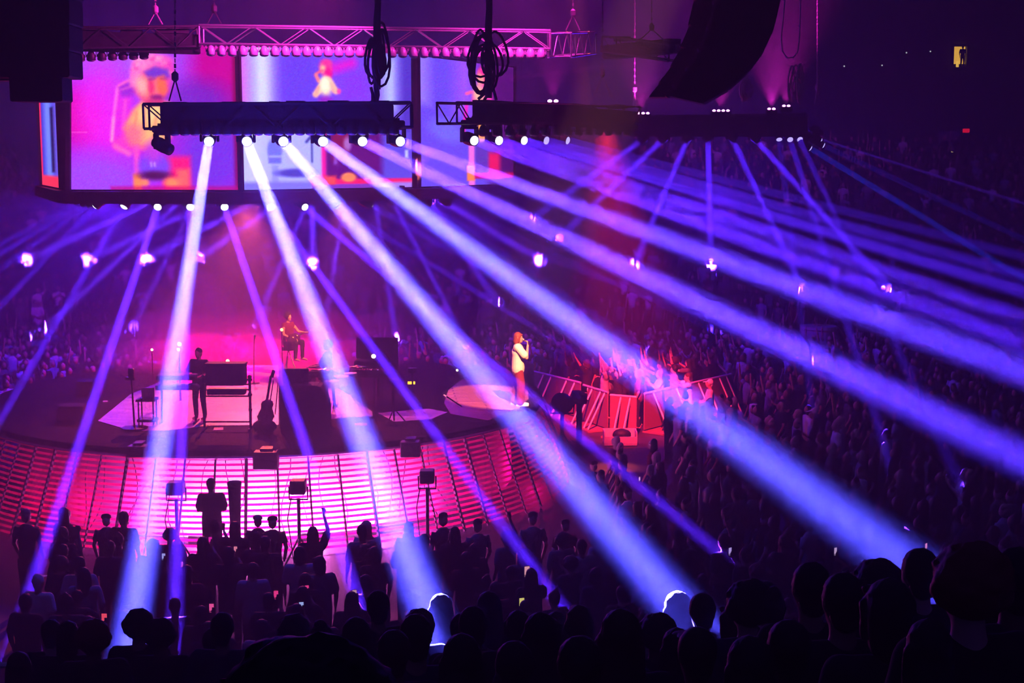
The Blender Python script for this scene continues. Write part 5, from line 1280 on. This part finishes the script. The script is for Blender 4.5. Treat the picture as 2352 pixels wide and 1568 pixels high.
PH = [(1690, 1352, (1, .05, .25), .10, 'bright red phone screen held up in the lower right crowd'), (1676, 1266, (.5, .35, .9), .07, 'small violet-white phone screen above the red one'), (541, 1262, (.9, .25, .4), .06, 'small pinkish phone screen right of the guard'), (486, 1396, (1, .1, .4), .07, 'tilted pink phone screen at the lower left, below the guard'), (634, 1366, (1, .05, .3), .07, 'pink phone screen before the dim blue shirt'),
      (705, 1352, (1, .05, .3), .06, 'pink phone screen on the round-necked blue shirt'), (692, 1392, (.4, .5, 1), .07, 'bluish white phone screen below the pink ones'), (1918, 1266, (.6, .4, .7), .07, 'dim phone screen with a white bar right of the fourth beam'), (1210, 1312, (.9, .4, .5), .09, 'phone screen inside the glowing rim-lit head'), (1198, 1384, (.8, .7, .2), .08, 'yellowish phone screen below the glowing head'),
      (2126, 1256, (.8, .25, .45), .07, 'pinkish phone screen beside the dark short head on the right'), (814, 1364, (.6, .3, .4), .07, 'dim phone screen at the foot of the second thin beam'), (483, 1240, (1, .02, .5), .06, 'magenta phone screen right below the guard'), (376, 1278, (.4, .4, 1), .06, 'bluish phone screen inside the widest beam'), (1468, 1100, (.9, .4, .6), .05, 'small pink phone screen below the red-lit floor'), (240, 1420, (1, .08, .15), .08, 'red phone screen left of the foot of the widest beam')]
for px, py, c, w_, lab in PH:
    p_ = stand_at(px, py, 1.585, 15)
    fc = to_stage(p_, .05); ctr = at(px, py, p_.y)
    off = Vector((math.cos(fc) * .40 + math.sin(fc) * .09, math.sin(fc) * .40 - math.cos(fc) * .09, 0))
    q = Vector((p_.x - off.x, p_.y - off.y, 0))
    person(q, fc, 'dark person holding up the ' + lab[:lab.index('screen')].strip() + ' ' + lab[lab.index('screen') + 7:], 'phone_one', R.choice(['short', 'long', 'bob']), 'black', 'black', 'black', R.choice([0, 1]), 1.0)
    th = thing('phone', lab, 'phone', ctr)
    h_ = w_ * 2
    MB().box(ctr, (w_, .012, h_), fc - PI / 2, bev=.004).build('phone_case', BLACK, th)
    n_ = Vector((-math.cos(fc), -math.sin(fc), 0)) * .009
    MB().box(ctr + n_ + Vector((0, 0, .1 * h_)), (w_ * .9, .004, h_ * .7), fc - PI / 2).build('display', glow('phone ' + lab, c, .8), th)
    MB().box(ctr + n_ + Vector((0, 0, -.36 * h_)), (w_ * .9, .004, h_ * .16), fc - PI / 2).build('display', glow('phone dim ' + lab, [k_ * .35 for k_ in c], .8), th)
NIND = [0]
rf = random.Random(33)
def free(x, y, d2=.2): return not any((x - a) ** 2 + (y - b) ** 2 < d2 for a, b in SPOTS)
def in_stage(x, y, r=8.6):
    if y < 34 and x < 1.6 and y > 24.4 and x > -16: return True
    return (x - SC.x) ** 2 + (y - SC.y) ** 2 < r * r
Y = 17.2
while Y < 23.6:
    x = -.365 * Y
    while x < .365 * Y:
        x += rf.uniform(.68, 1.0)
        yy = Y + rf.uniform(-.25, .25)
        if in_stage(x, yy) or not free(x, yy, .22): continue
        left = x < -.12 * Y; mid = x < .1 * Y
        person((x, yy, 0), to_stage((x, yy), .25), 'dim concertgoer on the floor %s, facing the round stage' % ('left of the second broad beam' if left else 'between the second and third broad beams' if mid else 'right of the third broad beam'), rf.choice(['idle', 'idle', 'idle', 'clasped', 'clap', 'one_up', 'phone_one']) if rf.random() > .3 else 'idle', rf.choice(['short', 'long', 'bob', 'curly', 'bun', 'short']), rf.choice(['black', 'black', 'brown']), rf.choice(['black', 'black', 'navy', 'black', 'grey', 'red', 'black', 'pale']), 'black', rf.choice([0, 1, 2]), rf.uniform(.9, 1.04),
               'floor crowd ' + ('left' if left else 'centre' if mid else 'right'))
        NIND[0] += 1
    Y += .85

# the rest of the crowd, thousands of small figures: one object
rc = random.Random(55)
def small_person(kind):
    mb = MB(); r_ = random.Random(kind)
    mb.cur = 0; mb.ball((0, .01, 1.61), (.078, .09, .115), 8, 6)
    arm = [(0, 0), (1, 0), (0, 1), (1, 1), (2, 2), (0, 0)][kind % 6]
    for k, a in zip((-1, 1), arm):
        if a == 0: el, wr = V3(k * .24, 0, 1.14), V3(k * .22, .12, .92)
        elif a == 1: el, wr = V3(k * .28, .08, 1.6), V3(k * .24, .14, 1.92)
        else: el, wr = V3(k * .24, .1, 1.17), V3(k * .04, .34, 1.36)
        mb.cur = 0; mb.tube([el * .6 + V3(k * .175, 0, 1.4) * .4, el, wr, wr + (wr - el) * .35], [.045, .038, .03, .02], 5)
        mb.cur = 2; mb.tube([V3(k * .15, 0, 1.42), el * .62 + V3(k * .175, 0, 1.4) * .38], [.075, .062], 5)
    mb.cur = 1
    mb.rings([[V3(math.cos(2 * PI * i / 8) * w_, math.sin(2 * PI * i / 8) * w_ * .62, z) for i in range(8)] for w_, z in ((.07, 1.64), (.098, 1.67), (.085, 1.72), (.04, 1.745))] if kind % 2 else [[V3(math.cos(2 * PI * i / 8) * w_, math.sin(2 * PI * i / 8) * w_ * .8 - .03, z) for i in range(8)] for w_, z in ((.1, 1.42), (.1, 1.6), (.09, 1.7), (.04, 1.745))])
    mb.cur = 2
    mb.rings([[V3(math.cos(2 * PI * i / 8) * w_, math.sin(2 * PI * i / 8) * d_, z) for i in range(8)] for w_, d_, z in ((.16, .12, .84), (.15, .11, 1.05), (.18, .12, 1.28), (.17, .10, 1.40), (.07, .06, 1.48))])
    mb.cur = 3
    for k in (-1, 1): mb.tube([V3(k * .09, 0, .88), V3(k * .1, .02, .48), V3(k * .1, 0, .02)], [.1, .075, .06], 5)
    v, f = mb.arrays(); return v, f, np.array(mb.mi)
TEMPL = [small_person(k) for k in range(6)]
SHIRTS = ['black', 'navy', 'grey', 'pale', 'white', 'red']; SH_W = [6, 3, 3, 1.6, 1.2, 1]
cm = [SKIN[0], SKIN[1], HAIRM['black'], HAIRM['brown'], HAIRM['fair']] + [CLOTH[s] for s in SHIRTS] + [CLOTH['black'], CLOTH['denim']]
AV, LI, LT, MI, nv = [], [], [], [], 0
LITF = [np.array([i for f in t[1] for i in f]) for t in TEMPL]; LTF = [np.array([len(f) for f in t[1]]) for t in TEMPL]
def put(x, y, z, face, s):
    global nv
    k = rc.choice([0, 0, 0, 5, 5, 1, 2, 4, 3] if y > 33 and rc.random() < .5 else [0, 5]); v, f, mi = TEMPL[k]
    a = face - PI / 2; c, n_ = math.cos(a) * s, math.sin(a) * s
    w_ = np.empty_like(v); w_[:, 0] = v[:, 0] * c - v[:, 1] * n_ + x; w_[:, 1] = v[:, 0] * n_ + v[:, 1] * c + y; w_[:, 2] = v[:, 2] * s + z
    AV.append(w_); LI.append(LITF[k] + nv); LT.append(LTF[k]); nv += len(v)
    pal = np.array([rc.choice([0, 0, 1]), rc.choice([2, 2, 3, 4]), 5 + rc.choices(range(6), SH_W)[0], rc.choice([11, 12])]); MI.append(pal[mi])
NST = 0
Y = 23.8
while Y < 52.5:
    x = -.375 * Y - 1
    while x < .375 * Y + 1:
        x += rc.uniform(.55, .95); yy = Y + rc.uniform(-.3, .3)
        px = 1176 + x / yy * FPX
        if in_stage(x, yy, 8.7) or not free(x, yy, .3): continue
        if 37.5 < yy < 45 and 1205 < px < 1710: continue
        if 31 < yy < 40.5 and 1.2 < x < 3.6: continue
        if 28 < yy < 41 and x > .0 and x < 2.4 and yy > 32: continue
        if abs(x - RISER.x) < .9 and abs(yy - RISER.y) < .9: continue
        if abs(x - at(2080, 718, 50).x) < .9 and abs(yy - 50) < .8: continue
        put(x, yy, 0, to_stage((x, yy), .3), rc.uniform(.92, 1.05)); NST += 1
    Y += .8
for k in range(0, 16):
    yy = 53 + k * .95 + .45; z = .42 * k + .9; x = -.38 * yy - 1
    while x < .38 * yy + 1:
        x += rc.uniform(.48, .8)
        if not free(x, yy, .2): continue
        put(x, yy, z, to_stage((x, yy), .2), rc.uniform(.88, 1.02)); NST += 1
V_ = np.concatenate(AV); L_ = np.concatenate(LI); T_ = np.concatenate(LT); M_ = np.concatenate(MI)
me = bpy.data.meshes.new('crowd'); me.vertices.add(len(V_)); me.vertices.foreach_set('co', V_.ravel())
me.loops.add(len(L_)); me.loops.foreach_set('vertex_index', L_.astype(np.int32)); me.polygons.add(len(T_))
st_ = np.concatenate([[0], np.cumsum(T_)[:-1]]); me.polygons.foreach_set('loop_start', st_.astype(np.int32))
for m in cm: me.materials.append(m)
me.polygons.foreach_set('material_index', M_.astype(np.int32)); me.polygons.foreach_set('use_smooth', [True] * len(T_)); me.update(calc_edges=True); me.validate()
o = bpy.data.objects.new('crowd', me); COL.objects.link(o)
stuff(o, 'dim crowd filling the far floor and the stand beyond the stage', 'crowd')
print('individual people', len(SPOTS), 'crowd', NST, 'verts', len(V_))
